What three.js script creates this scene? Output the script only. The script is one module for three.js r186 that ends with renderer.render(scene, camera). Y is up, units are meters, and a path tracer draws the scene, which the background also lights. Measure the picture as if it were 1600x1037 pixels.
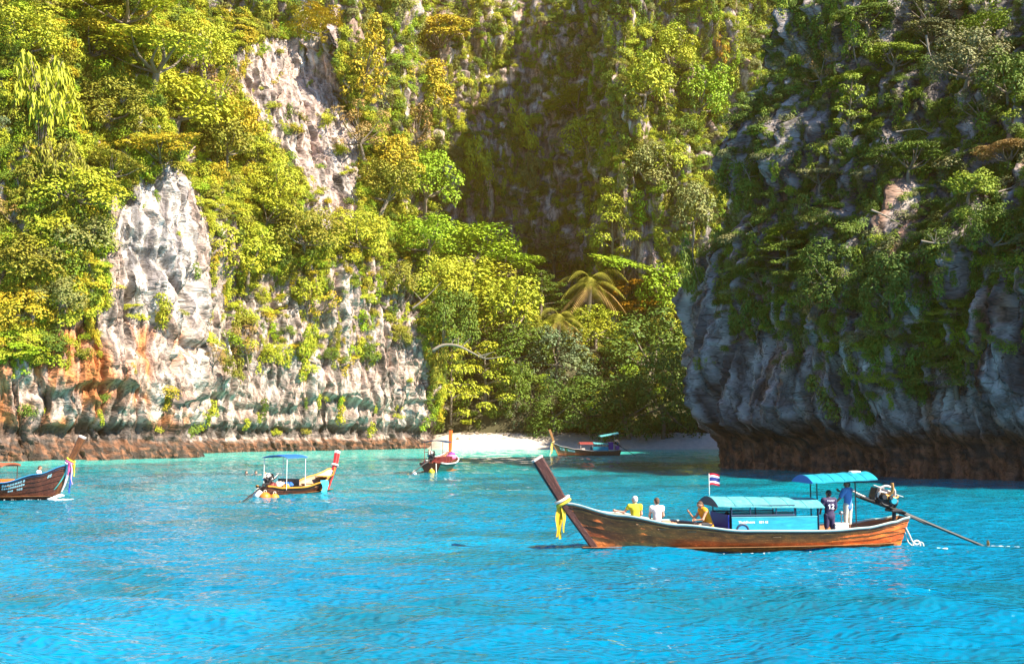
import * as THREE from 'three';
import { Sky } from 'three/addons/objects/Sky.js';
import { RoundedBoxGeometry } from 'three/addons/geometries/RoundedBoxGeometry.js';
import { mergeGeometries } from 'three/addons/utils/BufferGeometryUtils.js';
import { createNoise3D } from 'simplex-noise';

// ---------------------------------------------------------------- camera, sky, sun, exposure
const scene = new THREE.Scene();
const CAM_H = 4.0, PITCH = 5.56 * Math.PI / 180, FPX = 1556;          // eye height over the water; lens in photo pixels (1600 x 1037)
const camera = new THREE.PerspectiveCamera(2 * Math.atan(518.5 / FPX) * 180 / Math.PI, 1600 / 1037, 0.5, 6000);
camera.position.set(0, CAM_H, 0);
camera.rotation.x = PITCH;

const SUN = new THREE.Vector3(0.62, 0.66, 0.35).normalize();          // from the right and a little behind the camera
const sky = new Sky();
sky.name = 'sky';
sky.scale.setScalar(5000);
const su = sky.material.uniforms;
su.sunPosition.value.copy(SUN);
su.turbidity.value = 1.6; su.rayleigh.value = 1.2; su.mieCoefficient.value = 0.004; su.mieDirectionalG.value = 0.75;
scene.add(sky);
scene.environmentIntensity = 0.10;
const sun = new THREE.DirectionalLight(new THREE.Color(1.0, 0.88, 0.68), 5.0);
sun.position.copy(SUN).multiplyScalar(400).add(new THREE.Vector3(0, 0, -140));
sun.target.position.set(0, 0, -140);
sun.castShadow = true;
sun.shadow.radius = 1.2;
sun.shadow.mapSize.set(4096, 4096);
Object.assign(sun.shadow.camera, { left: -190, right: 190, top: 190, bottom: -190, near: 10, far: 900 });
scene.add(sun, sun.target);

scene.fog = new THREE.FogExp2(new THREE.Color(1.0, 0.58, 0.14), 0.00014);                // haze over the far wall, tinted orange to stand in for a golden glow

const renderer = new THREE.WebGLRenderer({ antialias: true });
renderer.setSize(1024, 663);
renderer.toneMapping = THREE.LinearToneMapping;
renderer.toneMappingExposure = 2.95;
renderer.shadowMap.enabled = true;
renderer.shadowMap.type = THREE.PCFSoftShadowMap;

// ---------------------------------------------------------------- helpers
function rngOf(seed) { let s = seed | 0; return () => { s = (s + 0x6d2b79f5) | 0; let t = Math.imul(s ^ (s >>> 15), 1 | s); t = (t + Math.imul(t ^ (t >>> 7), 61 | t)) ^ t; return ((t ^ (t >>> 14)) >>> 0) / 4294967296; }; }
const noise = createNoise3D(rngOf(7)), noise2 = createNoise3D(rngOf(91));
const clamp = (x, a = 0, b = 1) => Math.min(b, Math.max(a, x)), lerp = (a, b, t) => a + (b - a) * t;
const smooth = (a, b, x) => { const t = clamp((x - a) / (b - a)); return t * t * (3 - 2 * t); };
const V = (x, y, z) => new THREE.Vector3(x, y, z);
function fbm(x, y, z, oct = 4) { let s = 0, a = 0.5; for (let i = 0; i < oct; i++) { s += a * noise(x, y, z); x *= 2.03; y *= 2.03; z *= 2.03; a *= 0.5; } return s; }
const ridge = (x, y, z) => 1 - 2 * Math.abs(noise2(x, y, z));
// piecewise linear curve through [x, y] pairs
function curve(pts) { return (x) => { if (x <= pts[0][0]) return pts[0][1]; for (let i = 1; i < pts.length; i++) if (x <= pts[i][0]) { const t = (x - pts[i - 1][0]) / (pts[i][0] - pts[i - 1][0]); return lerp(pts[i - 1][1], pts[i][1], t * t * (3 - 2 * t)); } return pts[pts.length - 1][1]; }; }
const CP = Math.cos(PITCH), SP = Math.sin(PITCH);
function at(px, py, d) {                                               // the point at distance d in front of the camera that the photograph shows at (px, py)
  const u = (px - 800) / FPX, v = (518.5 - py) / FPX, y = v * CP + SP, z = -CP + v * SP, t = d / -z;
  return V(u * t, CAM_H + y * t, -d);
}
function project(p) {
  const y = p.y - CAM_H, f = -p.z * CP + y * SP, up = y * CP + p.z * SP;
  return [800 + FPX * p.x / f, 518.5 - FPX * up / f, f];
}
const inPoly = (poly, x, y) => { let c = false; for (let i = 0, j = poly.length - 1; i < poly.length; j = i++) { const [xi, yi] = poly[i], [xj, yj] = poly[j]; if ((yi > y) !== (yj > y) && x < (xj - xi) * (y - yi) / (yj - yi) + xi) c = !c; } return c; };
const taken = new Map();
function numbered(name) { const n = taken.get(name) ?? 0; taken.set(name, n + 1); return n ? name + '_' + String(n).padStart(3, '0') : name; }
function tag(o, label, category, group) { o.userData.label = label; if (category) o.userData.category = category; if (group) o.userData.group = group; return o; }
function shadows(o) { o.castShadow = true; o.receiveShadow = true; return o; }
function mesh(name, geo, mat, parent) {
  const m = shadows(new THREE.Mesh(geo, mat));
  m.name = parent ? name : numbered(name);
  (parent || scene).add(m);
  return m;
}
function thing(name, label, category, pos = [0, 0, 0], turn = 0, group) {
  const o = new THREE.Group();
  o.name = numbered(name); o.position.set(...pos); o.rotation.y = turn;
  scene.add(o);
  return tag(o, label, category, group);
}
function structure(name, geo, mat, label) { const m = mesh(name, geo, mat); m.userData.kind = 'structure'; if (label) m.userData.label = label; return m; }
function geom(pos, idx, col, uv, smoothNormals = true) {
  const g = new THREE.BufferGeometry();
  g.setAttribute('position', new THREE.BufferAttribute(pos instanceof Float32Array ? pos : new Float32Array(pos), 3));
  if (idx) g.setIndex(new THREE.BufferAttribute(idx instanceof Uint32Array ? idx : new Uint32Array(idx), 1));
  if (uv) g.setAttribute('uv', new THREE.BufferAttribute(new Float32Array(uv), 2));
  if (col) g.setAttribute('color', new THREE.BufferAttribute(col instanceof Float32Array ? col : new Float32Array(col), 3));
  if (smoothNormals) g.computeVertexNormals();
  return g;
}
function tube(pts, radii, seg = 7, steps = 0, closed = true) {         // tapered tube through points
  const c = new THREE.CatmullRomCurve3(pts.map((p) => p.isVector3 ? p : V(...p)), false, 'centripetal'), n = steps || pts.length * 3;
  const pos = [], idx = [], uv = [], fr = c.computeFrenetFrames(n, false), len = c.getLength();
  for (let i = 0; i <= n; i++) {
    const t = i / n, p = c.getPoint(t), k = t * (radii.length - 1), j = Math.min(radii.length - 2, Math.floor(k)), r = radii.length > 1 ? lerp(radii[j], radii[j + 1], k - j) : radii[0];
    for (let s = 0; s <= seg; s++) { const a = s / seg * 2 * Math.PI, q = fr.normals[i].clone().multiplyScalar(Math.cos(a) * r).addScaledVector(fr.binormals[i], Math.sin(a) * r).add(p); pos.push(q.x, q.y, q.z); uv.push(s / seg * r * 6.3, t * len); }
  }
  for (let i = 0; i < n; i++) for (let s = 0; s < seg; s++) { const a = i * (seg + 1) + s, b = a + seg + 1; idx.push(a, b, a + 1, b, b + 1, a + 1); }
  if (closed) for (const [i, f] of [[0, 1], [n, 0]]) { const p = c.getPoint(i / n), k = pos.length / 3; pos.push(p.x, p.y, p.z); uv.push(0, 0); for (let s = 0; s < seg; s++) { const a = i * (seg + 1) + s; f ? idx.push(k, a, a + 1) : idx.push(k, a + 1, a); } }
  return geom(pos, idx, null, uv);
}
const box = (w, h, d, x = 0, y = 0, z = 0, r = 0.015) => new RoundedBoxGeometry(w, h, d, 2, Math.min(r, w / 2.1, h / 2.1, d / 2.1)).translate(x, y, z);
const plain = (g) => { const q = g.index ? g.toNonIndexed() : g.clone(); for (const k of Object.keys(q.attributes)) if (!['position', 'normal', 'uv'].includes(k)) q.deleteAttribute(k); if (!q.attributes.uv) q.setAttribute('uv', new THREE.BufferAttribute(new Float32Array(q.attributes.position.count * 2), 2)); if (!q.attributes.normal) q.computeVertexNormals(); return q; };
const join = (list) => mergeGeometries(list.map(plain));

// ---------------------------------------------------------------- textures: grain, pits, wood, ripples (all tile)
function tileNoise(N, seed) {                                           // periodic gradient noise, period N cells
  const r = rngOf(seed), g = Array.from({ length: N * N }, () => r() * 2 * Math.PI);
  const dot = (ix, iy, dx, dy) => { const a = g[((iy % N + N) % N) * N + ((ix % N + N) % N)]; return Math.cos(a) * dx + Math.sin(a) * dy; };
  return (x, y) => { const ix = Math.floor(x), iy = Math.floor(y), u = x - ix, v = y - iy, s = u * u * u * (u * (u * 6 - 15) + 10), t = v * v * v * (v * (v * 6 - 15) + 10); return lerp(lerp(dot(ix, iy, u, v), dot(ix + 1, iy, u - 1, v), s), lerp(dot(ix, iy + 1, u, v - 1), dot(ix + 1, iy + 1, u - 1, v - 1), s), t) * 1.5; };
}
function texture(W, H, f, srgb, repX = 1, repY = repX) {
  const d = new Uint8Array(W * H * 4);
  for (let y = 0; y < H; y++) for (let x = 0; x < W; x++) { const c = f(x / W, y / H), k = (y * W + x) * 4; for (let i = 0; i < 3; i++) d[k + i] = clamp(typeof c === 'number' ? c : c[i]) * 255; d[k + 3] = 255; }
  const t = new THREE.DataTexture(d, W, H);
  t.wrapS = t.wrapT = THREE.RepeatWrapping; t.magFilter = THREE.LinearFilter; t.minFilter = THREE.LinearMipmapLinearFilter; t.generateMipmaps = true;
  t.repeat.set(repX, repY);
  if (srgb) t.colorSpace = THREE.SRGBColorSpace;
  t.needsUpdate = true;
  return t;
}
const n8 = tileNoise(8, 3), n16 = tileNoise(16, 5), n32 = tileNoise(32, 8), n64 = tileNoise(64, 12), n128 = tileNoise(128, 20);
const grain = (u, v) => n8(u * 8, v * 8) * 0.4 + n16(u * 16, v * 16) * 0.3 + n32(u * 32, v * 32) * 0.25 + n64(u * 64, v * 64) * 0.2;
const pit = (u, v) => Math.abs(n16(u * 16, v * 16)) * 0.8 + Math.abs(n32(u * 32, v * 32)) * 0.5 + Math.abs(n64(u * 64, v * 64)) * 0.3;
const rockMap = texture(1024, 1024, (u, v) => { const g = 0.84 + 0.34 * grain(u, v) + 0.3 * n32(u * 32, v * 4) + 0.14 * n128(u * 128, v * 128), p = smooth(0.03, 0.24, pit(u, v)), q = smooth(0.0, 0.10, Math.abs(n16(u * 16, v * 4) + 0.22 * n64(u * 64, v * 16))); return [g * lerp(0.50, 1, p) * lerp(0.8, 1, q), g * lerp(0.47, 1, p) * lerp(0.79, 1, q), g * lerp(0.46, 1, p) * lerp(0.78, 1, q)]; }, true, 1 / 13);
const rockBump = texture(512, 512, (u, v) => 0.5 + 0.25 * grain(u, v) + 0.25 * Math.min(1, pit(u, v)) - 0.1, false, 1 / 13);
const woodMap = texture(512, 256, (u, v) => { const s = n8(u * 8, v * 8 * 1) * 0.25 + n64(u * 8, v * 64) * 0.28 + n128(u * 16, v * 128) * 0.16 + n16(u * 16, v * 16) * 0.14; const k = 0.8 + 0.42 * s, w = smooth(0.34, 0.6, n32(u * 32, v * 32) + 0.3 * n8(u * 8, v * 8)); return [k + w * 0.18, k * 0.97 + w * 0.2, k * 0.94 + w * 0.22]; }, true, 0.4, 0.8);
const sandMap = texture(512, 512, (u, v) => { const k = 0.9 + 0.12 * grain(u, v); return [k, k * 0.985, k * 0.965]; }, true, 1 / 9);
const rippleBump = texture(1024, 1024, (u, v) => { const w = 0.03 * n8(u * 8, v * 8); return 0.5 + 0.20 * n32((u + w) * 32, v * 32 * 2) + 0.16 * (0.5 - Math.abs(n64((u + w) * 64, v * 64 * 2 % 64))) + 0.12 * n128(u * 128, v * 128) + 0.12 * n16(u * 16, v * 32 % 16); }, false, 1 / 22, 1 / 16);

const clothMap = texture(256, 256, (u, v) => { const k = 0.86 + 0.2 * grain(u, v), w = smooth(0.25, 0.6, n16(u * 16, v * 8)); return [k + 0.2 * w, k + 0.06 * w, k + 0.04 * w]; }, true, 0.5);
const mat = (r, g, b, rough = 0.7, extra = {}) => new THREE.MeshStandardMaterial({ color: new THREE.Color().setRGB(r, g, b), roughness: rough, ...extra });
const M = {
  rock: new THREE.MeshStandardMaterial({ vertexColors: true, map: rockMap, bumpMap: rockBump, bumpScale: 0.45, roughness: 0.92 }),
  sand: new THREE.MeshStandardMaterial({ color: new THREE.Color().setRGB(0.74, 0.67, 0.60), map: sandMap, bumpMap: rockBump, bumpScale: 0.05, roughness: 0.95 }),
  soil: mat(0.06, 0.055, 0.025, 0.95),
  bark: mat(0.20, 0.16, 0.12, 0.9, { bumpMap: rockBump, bumpScale: 0.04 }),
  paleBark: mat(0.25, 0.21, 0.175, 0.85),
};

// ---------------------------------------------------------------- water of the bay
// water colour: pale over sand off the beach, darker patches, deeper towards the open side
const spread = (x, z, s) => 0.5 + 0.5 * fbm(x / s, 3.1, z / s, 3);
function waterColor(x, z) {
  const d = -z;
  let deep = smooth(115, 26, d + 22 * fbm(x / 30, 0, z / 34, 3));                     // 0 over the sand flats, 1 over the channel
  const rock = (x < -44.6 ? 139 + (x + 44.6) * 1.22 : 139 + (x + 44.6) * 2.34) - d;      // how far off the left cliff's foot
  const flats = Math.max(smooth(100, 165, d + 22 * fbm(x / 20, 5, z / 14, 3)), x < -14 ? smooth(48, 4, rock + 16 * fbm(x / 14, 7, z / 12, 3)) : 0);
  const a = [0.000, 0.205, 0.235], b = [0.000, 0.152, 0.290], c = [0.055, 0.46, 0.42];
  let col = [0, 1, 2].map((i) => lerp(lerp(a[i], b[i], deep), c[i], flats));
  // sandy pools and darker patches with their own outlines
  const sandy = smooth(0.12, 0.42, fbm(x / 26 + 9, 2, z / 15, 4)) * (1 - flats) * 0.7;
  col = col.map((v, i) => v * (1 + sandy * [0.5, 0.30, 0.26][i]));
  const darkPatch = smooth(0.10, 0.36, fbm(x / 13 - 4, 8, z / 9, 4)) * (1 - flats) * 0.75;
  col = col.map((v, i) => lerp(v, [0.003, 0.082, 0.125][i] * (0.75 + 0.75 * deep), darkPatch));
  const headShade = smooth(0.9, 0.35, Math.hypot((x - 14.5 - 0.1 * (d - 104)) / 11.5, (d - 106) / 18) + 0.55 * fbm(x / 6, 1, z / 6, 3));   // headland's shadow and reflection painted dark into the water at its foot
  return col.map((v, i) => lerp(v, [0.026, 0.050, 0.040][i], headShade * 0.9));
}
{
  const r = rngOf(31), waves = [];
  for (let i = 0; i < 34; i++) {
    const L = 0.55 * Math.pow(1.115, i), a = 1.32 + (r() - 0.5) * 1.9 + (r() < 0.25 ? 1.2 : 0), k = 2 * Math.PI / L;
    waves.push([Math.cos(a) * k, Math.sin(a) * k, 0.0125 * Math.pow(L, 0.5) * (0.6 + 0.8 * r()), r() * 6.3]);
  }
  // rows get farther apart with distance, columns spread like a fan; the far rows run out to open sea on every side
  const rows = [], N = 480;
  for (let z = 420; z > 16; z *= 0.8) rows.push(z);
  for (let d = -12; d < 12; d += 1.5) rows.push(-d);
  for (let d = 12; d < 232;) { rows.push(-d); d += clamp(0.000115 * d * d, 0.07, 1.2); }
  for (let d = 240; d < 3000; d *= 1.35) rows.push(-d);
  const pos = [], col = [], uv = [], idx = [];
  for (const z of rows) {
    const half = 14 + Math.max(0, -z) * 0.60;
    for (let i = 0; i <= N; i++) {
      let u = i / N * 2 - 1, x = u * half;
      if (i < 12) x = -half - Math.pow((12 - i) / 12, 2) * 2600; if (i > N - 12) x = half + Math.pow((i - N + 12) / 12, 2) * 2600;
      const calm = clamp(1.15 - Math.hypot(x, z) / 260, 0.1, 1) * (0.72 + 0.5 * fbm(x / 19, 4, z / 13, 2));
      let y = 0;
      if (Math.abs(u) < 0.97 && -z > 12 && -z < 235) for (const [kx, kz, A, p] of waves) { const s = Math.sin(kx * x + kz * z + p); y += A * (s + 0.28 * s * s); }
      pos.push(x, y * calm, z);
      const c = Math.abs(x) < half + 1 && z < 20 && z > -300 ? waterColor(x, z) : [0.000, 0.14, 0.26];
      col.push(...c); uv.push(x, z);
    }
  }
  for (let j = 0; j < rows.length - 1; j++) for (let i = 0; i < N; i++) { const a = j * (N + 1) + i, b = a + N + 1; idx.push(a, a + 1, b, a + 1, b + 1, b); }
  M.water = new THREE.MeshPhysicalMaterial({ vertexColors: true, roughness: 0.035, ior: 1.333, bumpMap: rippleBump, bumpScale: 0.2 });
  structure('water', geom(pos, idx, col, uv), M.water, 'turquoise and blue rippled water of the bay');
  console.log('water rows', rows.length, 'tris', idx.length / 3);
}

// ---------------------------------------------------------------- cliffs
const billow = (x, y, z) => 2 * Math.abs(noise2(x, y, z)) - 0.6;            // rounded masses parted by sharp grooves
const groove = (s, s0, w) => Math.exp(-(((s - s0) / w) ** 2));
const surfaces = {};                                                     // name -> { pos, nor, cols, rows, ... } for placing what grows on them
function cliff(name, label, o) {
  const path = new THREE.CatmullRomCurve3(o.path.map(([x, z]) => V(x, 0, z)), false, 'centripetal');
  path.arcLengthDivisions = 600;
  const len = path.getLength(), nc = Math.round(len / o.ds);
  const P = path.getSpacedPoints(nc), T = P.map((p, i) => P[Math.min(nc, i + 1)].clone().sub(P[Math.max(0, i - 1)]).normalize());
  const w = Math.round((o.soft ?? 5) / o.ds), Nn = T.map((_, i) => { const n = V(0, 0, 0); for (let k = -w; k <= w; k++) { const t = T[clamp(i + k, 0, nc)]; n.add(V(-t.z, 0, t.x)); } return n.normalize(); });
  const ys = []; for (let y = o.y0; y < o.y1; y += o.dy) ys.push(y);
  const capRows = o.cap ? 14 : 0, nr = ys.length + capRows, pos = new Float32Array((nc + 1) * nr * 3), uv = new Float32Array((nc + 1) * nr * 2), col = new Float32Array((nc + 1) * nr * 3);
  for (let j = 0; j < nr; j++) for (let i = 0; i <= nc; i++) {
    const s = i * o.ds + (o.s0 ?? 0), cap = Math.max(0, j - ys.length + 1), y = ys[Math.min(j, ys.length - 1)], b = P[i], n = Nn[i];
    const top = o.top ? o.top(s / len) : 1e9;
    const yy = Math.min(y, top) + Math.max(0, y - top) * 0.15;
    const q = o.shape(s, y, b.x, b.z, len);
    const off = q[0] - Math.max(0, y - top) * 1.0 - cap * cap * 0.3;
    const k = (j * (nc + 1) + i) * 3;
    pos[k] = b.x + n.x * off + (q[2] ?? 0) * T[i].x; pos[k + 1] = yy + (q[1] ?? 0) + cap * 0.4; pos[k + 2] = b.z + n.z * off + (q[2] ?? 0) * T[i].z;
    uv[(j * (nc + 1) + i) * 2] = s; uv[(j * (nc + 1) + i) * 2 + 1] = y + cap * 2;
  }
  const idx = new Uint32Array(nc * (nr - 1) * 6); let m = 0;
  for (let j = 0; j < nr - 1; j++) for (let i = 0; i < nc; i++) { const a = j * (nc + 1) + i, b = a + nc + 1; idx[m++] = a; idx[m++] = a + 1; idx[m++] = b; idx[m++] = a + 1; idx[m++] = b + 1; idx[m++] = b; }
  const g = geom(pos, idx, null, uv), nor = g.attributes.normal.array;
  for (let j = 0; j < nr; j++) for (let i = 0; i <= nc; i++) {
    const k = j * (nc + 1) + i, c = o.color(i * o.ds + (o.s0 ?? 0), pos[k * 3 + 1], pos[k * 3], pos[k * 3 + 2], nor[k * 3 + 1], ys[Math.min(j, ys.length - 1)]);
    col[k * 3] = c[0]; col[k * 3 + 1] = c[1]; col[k * 3 + 2] = c[2];
  }
  g.setAttribute('color', new THREE.BufferAttribute(col, 3));
  structure(name, g, M.rock, label);
  surfaces[name] = { pos, nor, nc, nr, cell: o.ds * o.dy };
  console.log(name, 'tris', idx.length / 3, 'length', len.toFixed(0));
}
const mixc = (a, b, t) => [lerp(a[0], b[0], t), lerp(a[1], b[1], t), lerp(a[2], b[2], t)];
// vertical run-off stains and painted overhang shade: long down the face, narrow along it
const streak = (s, y, w, seed) => smooth(0.12, 0.5, noise(s / w, y / (w * 9), seed) + 0.35 * noise(s / (w * 0.4), y / (w * 5), seed + 4));
const C = { pink: [0.56, 0.41, 0.355], pale: [0.76, 0.66, 0.59], grey: [0.42, 0.35, 0.33], orange: [0.72, 0.22, 0.03], rust: [0.40, 0.17, 0.07], black: [0.04, 0.042, 0.045], teal: [0.11, 0.145, 0.145], tide: [0.26, 0.12, 0.065], dark: [0.05, 0.045, 0.04] };

// left cliff: a buttress with a bare pillar, then a wall set back that ends in the point beside the beach
const leftProfile = curve([[-2, 1.2], [0, 1.0], [1.4, 0.3], [2.2, -1.4], [3.6, -2.2], [5.0, -0.4], [6.5, 0.3], [8.0, 0.0], [9.2, 1.8], [11, 2.2], [14, 1.2], [22, 0.4], [30, -0.8], [40, -4]]);
cliff('left_cliff', 'sunlit limestone cliff with orange stains and shrubs on the left', {
  s0: 61.5, path: [[-92.2, -105.1], [-80, -110], [-62, -119], [-53, -128], [-46.5, -136], [-44.6, -140], [-46.5, -146], [-51, -154], [-53, -162], [-48, -172], [-38, -182.5], [-28, -193], [-20.5, -201], [-16.6, -206], [-17, -212], [-22, -219], [-34, -226]],
  ds: 0.28, y0: -2, y1: 88, dy: 0.28, soft: 3,
  shape(s, y, bx, bz) {
    const lift = 2.2 * noise(s / 19, 0, 3), yy = y + lift * smooth(3, 9, y);
    let off = leftProfile(yy) * (0.6 + 0.4 * noise(s / 14, 1, 9));
    const up = Math.max(0, y - 38);
    off -= up * 0.42;
    const rough = smooth(-2, 5, y);
    off += 2.0 * noise(s / 26, y / 34, 2) * smooth(6, 22, y) + 1.1 * billow(s / 9, y / 30, 5) * rough;
    off += 0.72 * billow(s / 3.2, y / 18, 11) * (0.35 + 0.65 * rough) + 0.42 * billow(s / 1.3, y / 8, 21) + 0.34 * billow(s / 0.72, y / 2.6, 4) + 0.16 * billow(s / 0.6, y / 0.6, 14);
    off -= 1.8 * smooth(0.10, 0.0, Math.abs(noise(s / 8, y / 45, 77))) * rough;                    // deep upright clefts
    off += 0.28 * noise(s / 5, y / 2.4, 8) * rough;                       // ledges
    off -= (2.6 * groove(s, 111.6 + 0.6 * noise(y / 9, 1, 1), 0.9) + 2.2 * groove(s, 120.2 + 0.5 * noise(y / 7, 2, 1), 0.8)) * smooth(17, 22, y) * smooth(46, 41, y);   // clefts beside the bare pillar
    return [off, 0.5 * noise(s / 4, y / 4, 17) * rough, 0.4 * noise(s / 3, y / 5, 27)];
  },
  color(s, y, x, z, ny) {
    let c = mixc(C.pink, C.grey, smooth(-0.2, 0.6, fbm(s / 7, y / 9, 2, 3)));
    c = mixc(c, C.pale, 0.65 * streak(s, y, 2.2, 3) + 0.2 * smooth(0, 0.5, noise(s / 9, y / 12, 44)));
    const buttress = smooth(124, 119, s);
    const orange = smooth(-0.22, 0.3, fbm(s / 9 + 5, y / 13, 6, 3) + 0.25 * noise(s / 1.4, y / 9, 2)) * smooth(28, 16, y) * buttress * smooth(2.4, 4.5, y);
    c = mixc(c, C.orange, 0.85 * orange);
    c = mixc(c, C.rust, 0.5 * streak(s, y, 1.1, 31) * buttress * smooth(16, 6, y));
    c = mixc(c, C.black, 0.8 * streak(s, y, 0.9, 12) * smooth(-0.15, 0.35, noise(s / 7, y / 10, 61)));
    c = mixc(c, C.teal, 0.32 * streak(s, y, 0.8, 17) * smooth(5.2, 7, y) * smooth(12.5, 9.5, y) * smooth(-0.1, 0.25, noise(s / 8, 2, 71)));  // bluish streaks paint the overhang's shadow into the rock colour
    const pillar = smooth(109, 112, s) * smooth(124, 121, s);
    c = mixc(c, mixc([0.82, 0.74, 0.69], [0.26, 0.25, 0.27], smooth(0.0, 0.4, noise(s / 1.3, y / 11, 53) + 0.4 * noise(s / 0.6, y / 3, 54))), 0.8 * pillar * smooth(16, 20, y));
    c = mixc(c, [0.88, 0.80, 0.72], 0.8 * smooth(113, 116, s) * smooth(123, 121, s) * smooth(18, 12, y) * smooth(4.5, 6, y) * smooth(-0.35, 0.15, noise(s / 2.4, y / 5, 91)));
    const bandWobble = 0.7 * noise(s / 3, y * 1.2, 5) ;
    c = mixc(c, C.black, 0.8 * smooth(2.2, 3.0, y + bandWobble) * smooth(5.2, 4.0, y + bandWobble));  // near-black band along the undercut, with a wavy edge
    c = mixc(c, mixc(C.tide, C.dark, smooth(-0.35, 0.15, noise(s / 0.9, y / 0.6, 3) + 0.6 * noise(s / 2.5, y, 9)) * 0.9), smooth(2.5, 1.7, y + bandWobble * 0.8 - 0.5 * buttress));
    return c;
  },
});

// wall at the back: lit buttress on the left, a deep recess, and a ridge that comes forward on the right
cliff('back_cliff', 'tall overgrown cliff wall with a deep shaded recess behind the beach', {
  path: [[-130, -226], [-95, -234], [-66, -240], [-44, -246], [-30, -251], [-22, -258], [-20, -270], [-20, -284], [-12, -293], [2, -297], [12, -292], [17.5, -280], [19, -264], [20, -251], [24.5, -243], [34, -241], [48, -243], [66, -250], [96, -262], [140, -282]],
  ds: 0.62, y0: 0, y1: 150, dy: 0.62, soft: 3,
  shape(s, y) {
    let off = -y * 0.10 + 4.5 * noise(s / 34, y / 46, 12) + 3.0 * billow(s / 13, y / 34, 15) + 1.5 * billow(s / 5, y / 22, 25) + 0.8 * billow(s / 2.2, y / 9, 2) + 0.35 * noise(s / 1.2, y / 1.2, 3) + 1.0 * noise(s / 9, y / 4, 8);
    return [off, 0.8 * noise(s / 5, y / 5, 1), 0.6 * noise(s / 4, y / 6, 33)];
  },
  color(s, y, x, z) {
    let c = mixc(C.pink, C.grey, smooth(-0.2, 0.5, fbm(s / 12, y / 20, 2, 3)));
    c = mixc(c, C.pale, 0.9 * streak(s, y, 3.2, 3));
    c = mixc(c, C.rust, 0.35 * streak(s, y, 2, 9));
      return mixc(c, C.black, 0.6 * streak(s, y, 1.4, 12));
  },
});

// headland on the right: undercut at the water, bare blue-grey rock above, then forest; it runs back behind the beach's right end
const headProfile = curve([[-2, -1.6], [1, -2.1], [2.6, -1.9], [3.7, -0.9], [4.6, 0.0], [6.5, 0.5], [10, 0.6], [14, 0.2], [20, -0.6], [30, -3.0], [45, -6.8], [60, -12]]);
cliff('right_headland', 'shaded limestone headland undercut at the waterline on the right', {
  path: [[130, -196], [92, -200], [66, -202], [54, -196], [49, -184], [45, -168], [38, -148], [29, -126], [21.5, -110], [19.6, -103.5], [22, -97.5], [26.5, -89], [32, -80.5], [37, -72], [43, -64], [52, -55], [66, -47], [90, -40], [130, -34]],
  ds: 0.32, y0: -2, y1: 60, dy: 0.3, soft: 4, cap: true,
  top: curve([[0, 40], [0.22, 42], [0.27, 60], [0.335, 60], [0.375, 22], [0.50, 22], [0.54, 50], [0.62, 52], [0.75, 50], [1, 46]]),  // unseen rear crest and dip, shaped for the shade they cast on the beach
  shape(s, y, bx, bz) {
    const hang = headProfile(y + 0.9 * noise(s / 4.5, 0, 6) * smooth(6, 2, y));
    const rough = smooth(2, 5, y), lean = smooth(-101, -80, bz);
    let off = hang - lean * 0.57 * Math.max(0, y - 17) + 1.5 * noise(s / 22, y / 40, 42) * rough - 0.10 * Math.max(0, y - 9) * (1 - lean) + 1.5 * billow(s / 8, y / 26, 45) * rough + 1.0 * billow(s / 2.6, y / 17, 35) * (0.3 + rough) + 0.5 * billow(s / 1.2, y / 8, 2) * rough + 0.3 * billow(s / 0.7, y / 2.0, 9) * rough + 0.22 * billow(s / 0.9, y / 0.8, 3);
    off += 0.9 * noise(s / 6, y / 3.2, 8) * smooth(14, 24, y);
    return [off, 0.35 * noise(s / 3, y / 3, 1) * rough, 0.3 * noise(s / 3, y / 5, 33) * rough];
  },
  color(s, y, x, z, ny, yr) {
    let c = mixc(C.grey, [0.33, 0.30, 0.29], smooth(-0.3, 0.5, fbm(s / 5, y / 12, 2, 3)));
    c = mixc(c, C.pale, 0.55 * streak(s, y, 1.1, 3) * smooth(-0.3, 0.3, noise(s / 9, y / 9, 4)));
    c = mixc(c, C.rust, 0.7 * streak(s, y, 1.5, 9) * smooth(0.0, 0.4, noise(s / 8, y / 12, 14)));
    c = mixc(c, C.black, 0.85 * streak(s, y, 0.8, 12));
    return mixc(c, mixc(C.tide, C.dark, smooth(-0.3, 0.4, noise(s / 1.1, y / 0.9, 5))), smooth(4.3, 3.3, yr + 0.9 * noise(s / 4.5, 0, 6) + 0.4 * noise(s / 1.2, y, 6)));
  },
});

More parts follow.
